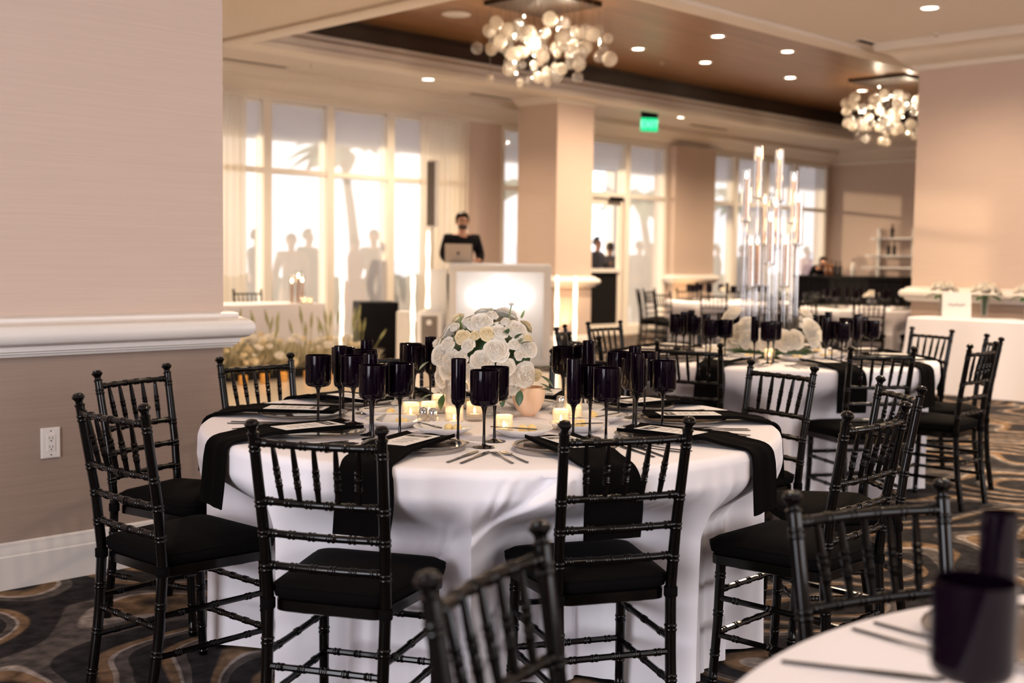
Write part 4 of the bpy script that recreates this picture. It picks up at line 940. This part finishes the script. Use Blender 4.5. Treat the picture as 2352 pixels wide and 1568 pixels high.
def person(label, loc, rz, pose, top, legs, hairm='hair', h=1.0, face=False, skirt=False):
    """local front is -Y; feet at z = 0"""
    t = thing('person', label, 'person', loc, rz); t.scale = (h, h, h)
    J = {'pelvis': (0, 0, .95, .12, .15), 'waist': (0, 0, 1.10, .105, .135), 'chest': (0, -.005, 1.30, .12, .165), 'upper': (0, 0, 1.43, .085, .13), 'neck': (0, -.015, 1.51, .052), 'jaw': (0, -.035, 1.575, .062), 'head': (0, -.03, 1.65, .080), 'crown': (0, -.022, 1.715, .062)}
    J['collar'] = (0, -.012, 1.475, .056, .062)
    E = [('pelvis', 'waist'), ('waist', 'chest'), ('chest', 'upper'), ('upper', 'collar'), ('collar', 'neck'), ('neck', 'jaw'), ('jaw', 'head'), ('head', 'crown')]
    for s, n in ((-1, 'l'), (1, 'r')):
        el, wr, hd = pose.get(n, ((.255, .01, 1.15), (.25, -.10, .93), (.25, -.14, .86)))
        J['sh'+n] = (s*.185, .005, 1.425, .062); J['el'+n] = (s*el[0], el[1], el[2], .042); J['wr'+n] = (s*wr[0], wr[1], wr[2], .028); J['hd'+n] = (s*hd[0], hd[1], hd[2], .034)
        J['hip'+n] = (s*.095, 0, .88, .095); J['kn'+n] = (s*.10, -.015, .50, .06); J['an'+n] = (s*.10, .02, .09, .042); J['toe'+n] = (s*.115, -.13, .035, .035)
        E += [('upper', 'sh'+n), ('sh'+n, 'el'+n), ('el'+n, 'wr'+n), ('wr'+n, 'hd'+n), ('pelvis', 'hip'+n), ('hip'+n, 'kn'+n), ('kn'+n, 'an'+n), ('an'+n, 'toe'+n)]
    b = pose.get('bend', 0.0)
    if b:
        for k, q in J.items():
            if q[2] > .95 and not k.startswith(('hip',)):
                dz = q[2]-.95; y = q[1]; J[k] = (q[0], y*math.cos(b)-dz*math.sin(b), .95+dz*math.cos(b)+y*math.sin(b)*.0, *q[3:])
    body = link('body', skin_mesh('body', J, E, 'skin'), t)
    def sub(keys, name, m, grow):
        K = {k: J[k] for k in keys}; K2 = [(a, c) for a, c in E if a in K and c in K]; return link(name, skin_mesh(name, K, K2, m, 2, grow), t)
    sub(['waist', 'pelvis', 'chest', 'upper', 'shl', 'ell', 'wrl', 'shr', 'elr', 'wrr', 'hipl', 'hipr', 'collar'], 'jacket', top, .022)
    if skirt:
        obj('skirt', MB().lathe([(.15, .98), (.19, .85), (.24, .5), (.28, .15), (.27, .13)], 18), top, t)
    else: sub(['pelvis', 'hipl', 'knl', 'anl', 'hipr', 'knr', 'anr'], 'trousers', legs, .014)
    hc = Vector(J['head'][:3]); mb = MB(); v = []
    sp = MB().sphere((0, 0, 0), 1, 16, 12)
    keep = [i for i, p in enumerate(sp.v) if not (p[1] < -.25 and p[2] < .55) and p[2] > -.55]
    mp = {k: i for i, k in enumerate(keep)}
    fs = [tuple(mp[i] for i in q) for q in sp.f if all(i in mp for i in q)]
    mb.add([(hc.x+sp.v[k][0]*.093, hc.y+.010+sp.v[k][1]*.108, hc.z+.022+sp.v[k][2]*.112) for k in keep], fs); obj('hair', mb, hairm, t, ang=80)
    if face:
        y0 = hc.y
        obj('nose', MB().add([(0, y0-.110, hc.z-.028), (-.015, y0-.078, hc.z-.034), (.015, y0-.078, hc.z-.034), (0, y0-.074, hc.z+.022)], [(0, 1, 3), (0, 3, 2), (0, 2, 1), (1, 2, 3)]), 'skin', body)
        for s in (-1, 1):
            obj('eye', MB().sphere((s*.030, y0-.072, hc.z+.008), .010, 8, 6), 'hair', body); obj('ear', MB().sphere((s*.084, y0+.008, hc.z-.008), .026, 8, 6, (.4, .7, 1)), 'skin', body)
        obj('mouth', MB().box(-.020, .020, y0-.086, y0-.072, hc.z-.062, hc.z-.056), 'rose_dress', body)
        obj('beard', MB().sphere((0, y0-.020, hc.z-.070), 1, 12, 8, (.066, .066, .040)), hairm, t)
        g = obj('glasses', MB().tube([(-.085, y0+.02, hc.z+.012), (-.080, y0-.07, hc.z+.010), (0, y0-.092, hc.z+.012), (.080, y0-.07, hc.z+.010), (.085, y0+.02, hc.z+.012)], .003, 6), 'dark', t)
        for s in (-1, 1):
            wx, wy, wz = J['hd'+('l' if s < 0 else 'r')][:3]
            for k in range(5):
                a = -.5+.25*k; L = (.055, .075, .082, .076, .06)[k]
                obj('finger', MB().tube([(wx+a*.05, wy, wz), (wx+a*.09, wy-L*.6, wz-.005), (wx+a*.1, wy-L, wz-.022)], [.010, .009, .007], 6), 'skin', body)
    return t
CAMRZ = math.radians(-45)   # local -Y turned towards the camera

# ================================================================ DJ BOOTH
bx, by = at_px(1147, 15.0)
pf = thing('dj_platform', 'low white platform under the DJ', 'platform', (*at_px(1135, 15.8), 0), CAMRZ)
obj('deck', MB().box(-.6, .6, -.3, .5, .11, .15), 'white', pf, ang=0); obj('skirt_panel', MB().box(-.6, .6, -.3, -.28, 0, .11), 'white', pf, ang=0)
bt_ = thing('dj_booth', 'white DJ booth front glowing from lamps behind its scrim', 'booth', (bx, by, 0), CAMRZ)
W2_, HB = .635, 1.265
obj('frame', MB().box(-W2_, -W2_+.06, -.03, .03, 0, HB).box(W2_-.06, W2_, -.03, .03, 0, HB).box(-W2_+.06, W2_-.06, -.03, .03, HB-.06, HB).box(-W2_+.06, W2_-.06, -.03, .03, 0, .06), 'white', bt_, ang=0)
obj('scrim', MB().add([(-W2_+.06, -.003, .06), (W2_-.06, -.003, .06), (W2_-.06, -.003, HB-.06), (-W2_+.06, -.003, HB-.06)], [(0, 1, 2, 3)]), 'scrim', bt_, ang=0)
obj('inner_border', MB().box(-W2_+.06, -W2_+.085, -.04, -.03, .06, HB-.06).box(W2_-.085, W2_-.06, -.04, -.03, .06, HB-.06).box(-W2_+.085, W2_-.085, -.04, -.03, HB-.085, HB-.06), 'trim', bt_, ang=0)
for s in (-1, 1): obj('side_panel', MB().box(s*W2_-.012, s*W2_+.012, .03, .34, 0, HB), 'white', bt_, ang=0)
obj('worktop', MB().box(-W2_, W2_, .08, .42, HB-.005, HB+.02), 'white', bt_, ang=0)
obj('back_panel', MB().box(-W2_+.012, W2_-.012, .30, .32, .0, HB-.01), 'white', bt_, ang=0)
for x, z, r in ((-.30, .86, .075), (.27, .86, .085), (-.02, .90, .10)): obj('lamp', MB().sphere((0, 0, 0), r, 16, 10, (1, .35, 1)), 'boothlamp', bt_, (x, .06, z))
obj('round_emblem', MB().lathe([(0, -.004), (.235, -.004), (.245, .0), (.235, .004), (0, .004)], 40), 'emblem', bt_, (-.0, -.012, .90), rot=(PI/2, 0, 0))
sx, sy = at_px(1000, 15.25)
sd = thing('side_stand', 'plain white draped stand left of the DJ booth', 'stand', (sx, sy, 0), CAMRZ); obj('cover', MB().box(-.10, .14, -.12, .1, 0, 1.19), 'white', sd, ang=0); obj('top', MB().box(-.11, .15, -.13, .11, 1.19, 1.205), 'white', sd, ang=0)
lx, ly = at_px(1051, 15.22)
lt = thing('laptop', 'open silver laptop seen from the back on the DJ booth', 'laptop', (lx, ly, HB+.021), CAMRZ)
obj('lid', MB().box(-.172, .172, -.004, .004, 0, .235), 'silver', lt, (0, 0, .012), ang=0, rot=(math.radians(14), 0, 0)); ld = [c for c in lt.children][0]
obj('keyboard_base', MB().box(-.172, .172, .0, .24, 0, .014), 'silver', lt, ang=0)
obj('emblem', MB().sphere((-.004, -.005, .115), .017, 10, 8, (1, .15, 1.1)).sphere((.006, -.005, .138), .005, 6, 6, (.6, .3, 1.2)), 'dark', ld)
djx, djy = at_px(1058, 15.86)
person('person in a black shirt and glasses standing behind the DJ booth looking down', (djx, djy, .15), CAMRZ+.25, {'l': ((.25, -.02, 1.20), (.20, -.17, 1.14), (.15, -.23, 1.15)), 'r': ((.25, -.02, 1.20), (.20, -.17, 1.14), (.15, -.23, 1.15))}, 'shirt', 'shirt', h=1.02, face=True)
# column speaker, loudspeakers
cx_, cy_ = at_px(990, 16.0)
cs = thing('column_speaker', 'slim tall column loudspeaker on a pole left of the DJ', 'speaker', (cx_, cy_, 0), CAMRZ-.35)
obj('bass_cabinet', MB().box(-.18, .18, -.2, .2, 0, .5), 'white', cs, ang=0); obj('pole', MB().tube([(0, 0, .5), (0, 0, 1.78)], .016, 8), 'white', cs)
obj('column_body', MB().box(-.06, .06, -.05, .06, 1.76, 2.64), 'white', cs, ang=0); obj('column_grille', MB().box(-.052, .052, -.058, -.05, 1.78, 2.62), 'grille', cs, ang=0)
sbx, sby = at_px(862, 16.0)
sb = thing('subwoofer', 'big black subwoofer cabinet on the floor left of the DJ', 'speaker', (sbx, sby, 0), CAMRZ+.3)
obj('cabinet', MB().box(-.26, .26, -.26, .30, .02, .75), 'dark', sb, ang=0); obj('grille', MB().box(-.25, .25, -.275, -.26, .04, .73), 'bar', sb, ang=0)
for s in (-1, 1): obj('handle', MB().box(s*.26-.008, s*.26+.008, -.06, .06, .45, .50), 'grille', sb, ang=0)
obj('badge', MB().box(-.03, .03, -.279, -.275, .10, .125), 'silver', sb, ang=0)
for k in range(4): obj('rubber_foot', MB().lathe([(0, 0), (.02, 0), (.022, .02), (0, .02)], 10), 'dark', sb, (-.2+.4*(k % 2), -.2+.44*(k // 2), 0))
def monitor(px, f_, w_, h_, label, m):
    x, y = at_px(px, f_); t = thing('floor_monitor', label, 'speaker', (x, y, 0), CAMRZ)
    obj('cabinet', MB().box(-w_/2, w_/2, -.15, .17, 0, h_), 'white', t, ang=0); g = obj('grille', MB().box(-w_/2+.05, w_/2-.05, -.158, -.15, .04, h_-.04), m, t, ang=0)
    obj('tweeter', MB().lathe([(0, .002), (.03, .002), (.034, 0), (0, 0)], 16), 'white', g, (0, -.158, h_-.12), rot=(PI/2, 0, 0)); return t
monitor(987, 14.9, .30, .665, 'white loudspeaker with a brown grille left of the booth', 'grille'); monitor(930, 15.2, .20, .66, 'plain white loudspeaker box left of the grilled one', 'white')
def light_tube(px, f_, z0, z1, label):
    x, y = at_px(px, f_); t = thing('light_tube', label, 'lamp', (x, y, z0), 0, 'upright glowing light tubes')
    obj('base', MB().lathe([(0, 0), (.08, 0), (.085, .01), (.05, .03), (.036, .05), (0, .05)], 20), 'white', t)
    pr = [(0, .05)]; n = 16
    for i in range(n+1): u = i/n; pr.append((.024+.005*math.sin(u*17+px), .05+(z1-z0-.07)*u))
    pr.append((.015, z1-z0-.005)); pr.append((0, z1-z0)); obj('glowing_tube', MB().lathe(pr, 14), 'tube', t, ang=80)
light_tube(947, 14.6, 0, 1.14, 'glowing light tube left of the white loudspeakers'); light_tube(981, 14.9, .668, 1.68, 'tall glowing light tube standing on the grilled loudspeaker')
light_tube(1278, 15.4, 0, 1.14, 'glowing light tube just right of the booth'); light_tube(1320, 15.6, 0, 1.13, 'glowing light tube in front of the square column'); light_tube(784, 15.2, 0, 1.13, 'slim glowing light tube beside the flower hedge')

# ================================================================ SWEETHEART TABLE AND FLOWER HEDGE
st = thing('sweetheart_table', 'long white-draped head table behind the flower hedge', 'table', (7.35, 12.15, 0))
obj('tabletop', MB().box(-1.2, 1.2, -.33, .33, .735, .765), 'wood', st, ang=0)
for sx_ in (-1, 1):
    for sy_ in (-1, 1): obj('leg', MB().tube([(sx_*1.1, sy_*.27, 0), (sx_*1.1, sy_*.27, .735)], .018, 8), 'dark', st)
cl = MB(); pth = []
for i in range(60):
    u = i/60*4; s = int(u); q = u-s; c4 = [(-1.23, -.36), (1.23, -.36), (1.23, .36), (-1.23, .36)]; a = c4[s]; b = c4[(s+1) % 4]; pth.append((a[0]+(b[0]-a[0])*q, a[1]+(b[1]-a[1])*q))
v = []; f = []
for z, g in ((.78, -.01), (.765, .002), (.4, .01), (.01, .02)):
    for i, p in enumerate(pth):
        w_ = g+.012*math.sin(i*2.1)*(.78-z); l_ = math.hypot(*p); v.append((p[0]+p[0]/l_*w_, p[1]+p[1]/l_*w_, z))
for j in range(3):
    for i in range(60): f.append((j*60+i, j*60+(i+1) % 60, (j+1)*60+(i+1) % 60, (j+1)*60+i))
f.append(tuple(range(60))); tag(obj('tablecloth', cl.add(v, f), 'cloth', None, (7.35, 12.15, 0), ang=40), 'white cloth on the long head table', 'tablecloth')
for x, fd, lb in ((7.75, 270, 'black chair at the head table, partly behind the left wall'), (8.32, 256, 'black chair turned slightly at the head table')): put_chair(x, 13.10, fd, lb, 'chairs at the head table')
hk = []
def vase_candle(px, f_, z, hgt, label):
    x, y = at_px(px, f_); t = thing('hurricane_candle', label, 'candle', (x, y, z), 0, 'glass hurricanes with tall candles')
    obj('candle', MB().lathe([(0, .01), (.014, .01), (.014, hgt), (0, hgt+.004)], 12), 'wax', t); obj('glass_cylinder', MB().lathe([(.035, 0), (.036, .004), (.036, hgt+.10), (.0345, hgt+.10), (.034, .006), (0, .006)], 20), 'cglass', t)
    obj('flame', MB().lathe([(0, 0), (.008, .008), (.012, .02), (.008, .038), (0, .055)], 10), 'flame', t, (0, 0, hgt+.006))
for px, hg_, lb in ((669, .24, 'left tall candle on the head table'), (684, .30, 'middle and tallest candle on the head table'), (693, .25, 'right tall candle on the head table')): vase_candle(px, 14.15+(.12 if px == 693 else 0), .782, hg_, lb)
for px, lb in ((697, 'short votive left of the pair on the head table'), (711, 'short votive right of the pair on the head table')): x, y = at_px(px, 14.05); shortc.put((x, y, .782), 0, lb, 'short ribbed votives')
goblets.put((7.0, 12.05, .782), 0, 'black goblet on the head table near the left wall', 'black wine goblets'); goblets.put((7.15, 12.2, .782), 0, 'black goblet on the head table beside the sash chair', 'black wine goblets')
fh = thing('flower_hedge', 'low meadow of white and yellow flowers and grasses on the floor before the head table', 'flowers', (7.22, 11.12, 0))
rh = random.Random(17)
obj('planter_trough', MB().box(-1.35, 1.35, -.22, .22, 0, .10), 'dark', fh, ang=0)
fm = MB()
for i in range(2400):
    x = rh.uniform(-1.4, 1.4); y = rh.uniform(-.34, .34); h_ = rh.uniform(.12, .46)*(1-.3*abs(x)/1.4); a = rh.uniform(0, 6.28); b = Vector((x*.95, y*.6, .08)); tip = Vector((x+.10*math.cos(a), y+.10*math.sin(a), h_)); s_ = Vector((-math.sin(a), math.cos(a), 0))*.02
    m_ = b.lerp(tip, .6); fm.add([tuple(b), tuple(m_+s_), tuple(tip), tuple(m_-s_)], [(0, 1, 2, 3)])
fo = obj('filler_foliage', fm, 'moss', fh, ang=0); fo['kind'] = 'stuff'
for i in range(170):
    x = rh.uniform(-1.4, 1.4); y = rh.uniform(-.36, .3); z = .16+rh.random()*.34*(1-.35*abs(x)/1.4); r = rh.choice((.035, .045, .055, .062)); aim(link('bloom', SMALL[i % 2], fh, (x, y, z)), (rh.uniform(-.5, .2), rh.uniform(-.9, -.2), rh.uniform(.2, 1)), r, i)
SPK = MB().tube([(0, 0, 0), (.01, 0, .35), (.03, 0, .62)], [.004, .005, .005], 6).add(*(lambda t: (t.v, t.f))(MB().tube([(.03, 0, .60), (.045, 0, .70), (.065, 0, .82)], [.012, .022, .004], 8))).mesh('grass_spike', M['grass'], 60)
for i in range(34):
    o = link('grass_spike', SPK, fh, (rh.uniform(-1.3, 1.35), rh.uniform(-.28, .25), .05)); s = rh.uniform(.62, .98); o.scale = (s, s, s); o.rotation_euler = (rh.uniform(-.35, .35), rh.uniform(-.4, .4), rh.uniform(0, 6.28))
def amber_proto():
    t = thing('amber_votive', 'x', 'candle'); obj('glass', MB().lathe([(0, 0), (.040, 0), (.045, .01), (.045, .095), (.041, .095), (.040, .014), (0, .012)], 18), 'amber', t); obj('glow', MB().lathe([(0, .014), (.036, .014), (.037, .088), (0, .090)], 14), 'ember', t); return t
amb = Maker(amber_proto()); aw = ['first', 'second', 'third', 'fourth', 'fifth', 'sixth', 'seventh', 'eighth', 'ninth']
for i in range(9): amb.put((6.12+i*.27, 10.60+.04*math.sin(i*2), .013), 0, 'amber glowing votive on the floor, %s from the left before the flower hedge' % aw[i], 'amber votives along the flower hedge')
df = thing('dance_floor', 'pale polished dance floor before the head table', 'dance floor', (0, 0, 0)); obj('floor_panel', MB().box(3.6, 10.2, 6.2, 11.9, .0, .012), 'dance', df, ang=0); obj('edge_strip', MB().box(3.54, 3.6, 6.2, 11.9, 0, .012).box(3.54, 10.2, 6.14, 6.2, 0, .012), 'chrome', df, ang=0)
fh.location.z = .0125; st.location.z = 0

# ================================================================ BAR
bar = thing('bar_counter', 'long black bar counter in front of the end wall', 'bar', (21.3, 11.95, 0))
obj('front_panel', MB().box(-.02, .02, -1.15, 1.15, .06, 1.05), 'bar', bar, ang=0); obj('counter_top', MB().box(-.08, .62, -1.2, 1.2, 1.05, 1.10), 'dark', bar, ang=0); obj('kick_plate', MB().box(0, .03, -1.15, 1.15, 0, .06), 'dark', bar, ang=0)
for y in (-1.13, 1.13): obj('end_panel', MB().box(.02, .60, y-.02, y+.02, 0, 1.05), 'bar', bar, ang=0)
for k in range(4): obj('panel_bead', MB().box(-.035, -.02, -.84+k*.56-.02, -.84+k*.56+.02, .1, 1.02), 'dark', bar, ang=0)
bb = thing('back_bar_shelf', 'white tiered shelf unit against the end wall behind the bar', 'shelf', (23.55, 12.25, 0))
obj('cabinet', MB().box(-.25, .33, -.7, .7, 0, 1.0), 'white', bb, ang=0)
for z, d_ in ((1.02, .30), (1.25, .24), (1.50, .2), (1.87, .16)): obj('shelf', MB().box(.33-d_*1.8, .33, -.65+.2*(z-1), .65-.2*(z-1), z, z+.035), 'white', bb, ang=0)
for y in (-.4, .4): obj('upright', MB().box(.25, .33, y-.03, y+.03, 1.0, 2.1), 'white', bb, ang=0)
def bottle_proto(m, h_):
    t = thing('bottle', 'x', 'bottle'); obj('glass', MB().lathe([(0, 0), (.038, 0), (.04, .01), (.04, h_*.6), (.03, h_*.7), (.014, h_*.78), (.013, h_), (0, h_)], 14), m, t); obj('cap', MB().lathe([(.015, h_-.02), (.016, h_-.02), (.016, h_+.012), (0, h_+.012)], 10), 'dark', t); return t
B1, B2, B3 = Maker(bottle_proto('liq_a', .30)), Maker(bottle_proto('liq_b', .32)), Maker(bottle_proto('liq_d', .28))
for i, (mk, px, lb) in enumerate(((B1, 1895, 'amber liquor bottle beside the bartender'), (B1, 1906, 'second amber bottle right of the bartender'), (B3, 1916, 'dark bottle on the bar right of the amber ones'), (B3, 1926, 'last dark bottle of the bar group'), (B2, 1955, 'tall clear bottle standing alone on the bar'))):
    t_ = (px-1176)/2730; X = 21.52; mk.put((X, X*(1-t_)/(1+t_), 1.101), 0, lb, 'bottles on the bar')
for i, (y, z) in enumerate(((12.20, 1.536), (12.33, 1.536), (12.26, 1.906))): B3.put((23.66, y, z), 0, ['left dark bottle on the back shelf', 'right dark bottle on the back shelf', 'dark bottle on the top back shelf'][i], 'bottles on the back shelf')
person('person in black bending low behind the bar', (22.5, 13.2, 0), math.radians(-60), {'bend': .95, 'l': ((.26, -.05, 1.15), (.22, -.15, 1.02), (.2, -.2, .98)), 'r': ((.26, -.05, 1.15), (.22, -.15, 1.02), (.2, -.2, .98))}, 'shirt', 'shirt')

# ================================================================ SIDE TABLE AT THE RIGHT PIER
rt = thing('side_table', 'long white-draped side table along the right pier', 'table', (12.14, 4.55, 0))
obj('tabletop', MB().box(-.30, .30, -1.33, 1.33, .75, .78), 'wood', rt, ang=0)
for sx_ in (-1, 1):
    for sy_ in (-1, 1): obj('leg', MB().tube([(sx_*.27, sy_*1.2, 0), (sx_*.27, sy_*1.2, .75)], .018, 8), 'dark', rt)
N = 120; v = []; f = []; c4 = [(-.33, -1.36), (.33, -1.36), (.33, 1.36), (-.33, 1.36)]; pth = []
for s in range(4):
    a = c4[s]; b = c4[(s+1) % 4]
    for i in range(30): q = i/30; pth.append((a[0]+(b[0]-a[0])*q, a[1]+(b[1]-a[1])*q))
for z, g in ((.792, -.012), (.778, .002), (.5, .016), (.2, .04), (.01, .06)):
    for i, p in enumerate(pth):
        k = (.792-z)/.79; w_ = g+(.022*math.sin(i*.9)+.012*math.sin(i*2.3+1))*k; l_ = max(abs(p[0])/.36, abs(p[1])/1.36); nx_ = (1 if p[0] > 0 else -1) if abs(p[0]) > .32 else 0; ny_ = (1 if p[1] > 0 else -1) if abs(p[1]) > 1.35 else 0
        cr = 1+(1.2*k if nx_ and ny_ else 0); v.append((p[0]+nx_*w_*cr, p[1]+ny_*w_*cr, z))
for j in range(4):
    for i in range(N): f.append((j*N+i, j*N+(i+1) % N, (j+1)*N+(i+1) % N, (j+1)*N+i))
f.append(tuple(range(N))); tag(obj('tablecloth', MB().add(v, f), 'cloth', None, (12.14, 4.55, 0), ang=40), 'white cloth on the side table at the right pier', 'tablecloth')
sg = thing('table_sign', 'white card sign with a line of script on the side table', 'sign', (11.98, 5.46, .7935), math.radians(-52))
obj('board', MB().box(-.145, .145, -.008, .008, 0, .27), 'card', sg, ang=0, rot=(math.radians(-6), 0, 0)); obj('strut', MB().box(-.02, .02, .0, .012, 0, .2), 'card', sg, (0, .06, 0), ang=0, rot=(math.radians(14), 0, 0))
bd = sg.children[0]; obj('script_line', MB().tube([(-.085+.17*i/40, -.010, .135+.012*math.sin(i*1.3)+.006*math.sin(i*.4)) for i in range(41)], .0022, 5), 'ink', bd)
for i, (yy, lb, s_) in enumerate(((5.74, 'posy of white roses behind the card sign', 1.0), (5.29, 'posy of white roses in a tall vase, middle of the side table', 1.15), (4.84, 'posy of white roses in a tall vase, right end of the side table', 1.15), (4.40, 'posy of white roses beyond the right picture edge', 1.1))):
    t = thing('rose_posy', lb, 'flowers', (12.26, yy, .7935), 0, 'rose posies on the side table')
    obj('vase', MB().lathe([(0, 0), (.035, 0), (.04, .02), (.045, .22), (.041, .22), (.036, .03), (0, .02)], 18), 'cglass', t)
    obj('stems', MB().tube([(0, 0, .03), (0, 0, .24)], [.02, .034], 8), 'leaf', t)
    for k in range(11):
        a = k*2.4; q = .115*s_*math.sqrt((k+.3)/11); aim(link('rose', ROSES[k % 4], t, (q*math.cos(a), q*math.sin(a), .30+.05*math.cos(q*12)+.02*math.sin(k*3))), (math.cos(a)*q*5, math.sin(a)*q*5, 1), .062, k)
    for k in range(10): a = k*.63; aim_leaf(link('leaf', LEAF, t, (.07*math.cos(a), .07*math.sin(a), .23)), (math.cos(a), math.sin(a), .1-.3*(k % 2)), .13)

# ================================================================ GUESTS ON THE TERRACE
def guest(px, Y, label, top, legs, rz, h=1.0, skirt=False, pose=None):
    t_ = (px-1176)/2730; X = Y*(1+t_)/(1-t_); person(label, (X, Y, -.02), rz, pose or {}, top, legs, h=h, skirt=skirt)
hold = {'r': ((.25, -.02, 1.18), (.15, -.22, 1.25), (.12, -.26, 1.30))}
guest(1367, 15.5, 'person in a navy suit holding a drink outside the glass door', 'navy', 'navy', .3, 1.03, pose=hold)
guest(1398, 16.2, 'person in a dark suit behind the one at the glass door', 'greysuit', 'greysuit', 2.5, .98)
guest(1464, 15.6, 'person in a grey suit outside the window right of the door', 'greysuit', 'greysuit', 1.5, 1.0); guest(1492, 15.8, 'person in a tan dress outside the window right of the door', 'tan_dress', 'tan_dress', -1.2, .98, True, hold)
guest(1642, 15.6, 'person in a dark suit outside, left of the tall candles', 'greysuit', 'greysuit', .6, 1.0); guest(1848, 15.9, 'person in a rose dress outside, right of the tall candles', 'rose_dress', 'rose_dress', .2, 1.0, True); guest(1700, 16.4, 'person in a navy suit outside behind the tall candles', 'navy', 'navy', 2.0, 1.0)
guest(586, 15.6, 'person in a grey suit outside the first left window bay', 'greysuit', 'greysuit', .8, 1.0); guest(668, 15.8, 'person in a tan dress outside the second left window bay', 'tan_dress', 'tan_dress', -.7, .97, True); guest(705, 16.0, 'person in a navy suit outside the second left window bay', 'navy', 'navy', .4, 1.02)
guest(812, 15.7, 'person in a rose dress outside the third left window bay', 'rose_dress', 'rose_dress', 1.0, .98, True, hold); guest(858, 15.9, 'person in a grey suit outside the third left window bay', 'greysuit', 'greysuit', -1.0, 1.03)

# ---- warm uplights on the floor at the column and the wall pier
def uplight(px, Y, label, watts):
    t_ = (px-1176)/2730; X = Y*(1+t_)/(1-t_); t = thing('floor_uplight', label, 'lamp', (X, Y, 0), 0, 'warm floor uplights')
    obj('can', MB().lathe([(0, 0), (.07, 0), (.075, .01), (.075, .13), (.068, .13), (.066, .10), (0, .10)], 18), 'dark', t); obj('lens', MB().lathe([(0, .102), (.064, .102), (.064, .105), (0, .105)], 16), 'ember', t)
    l = bpy.data.lights.new('uplight_bulb', 'SPOT'); l.energy = watts; l.color = (1, .62, .30); l.spot_size = math.radians(95); l.spot_blend = .8; l.shadow_soft_size = .05
    lo = bpy.data.objects.new('uplight_bulb', l); C.objects.link(lo); lo.parent = t; lo.location = (0, 0, .12); lo.rotation_euler = (PI, 0, 0)
uplight(1316, 12.02, 'warm uplight at the foot of the square column', 60); uplight(1585, 13.45, 'warm uplight at the foot of the wall pier by the door', 60)
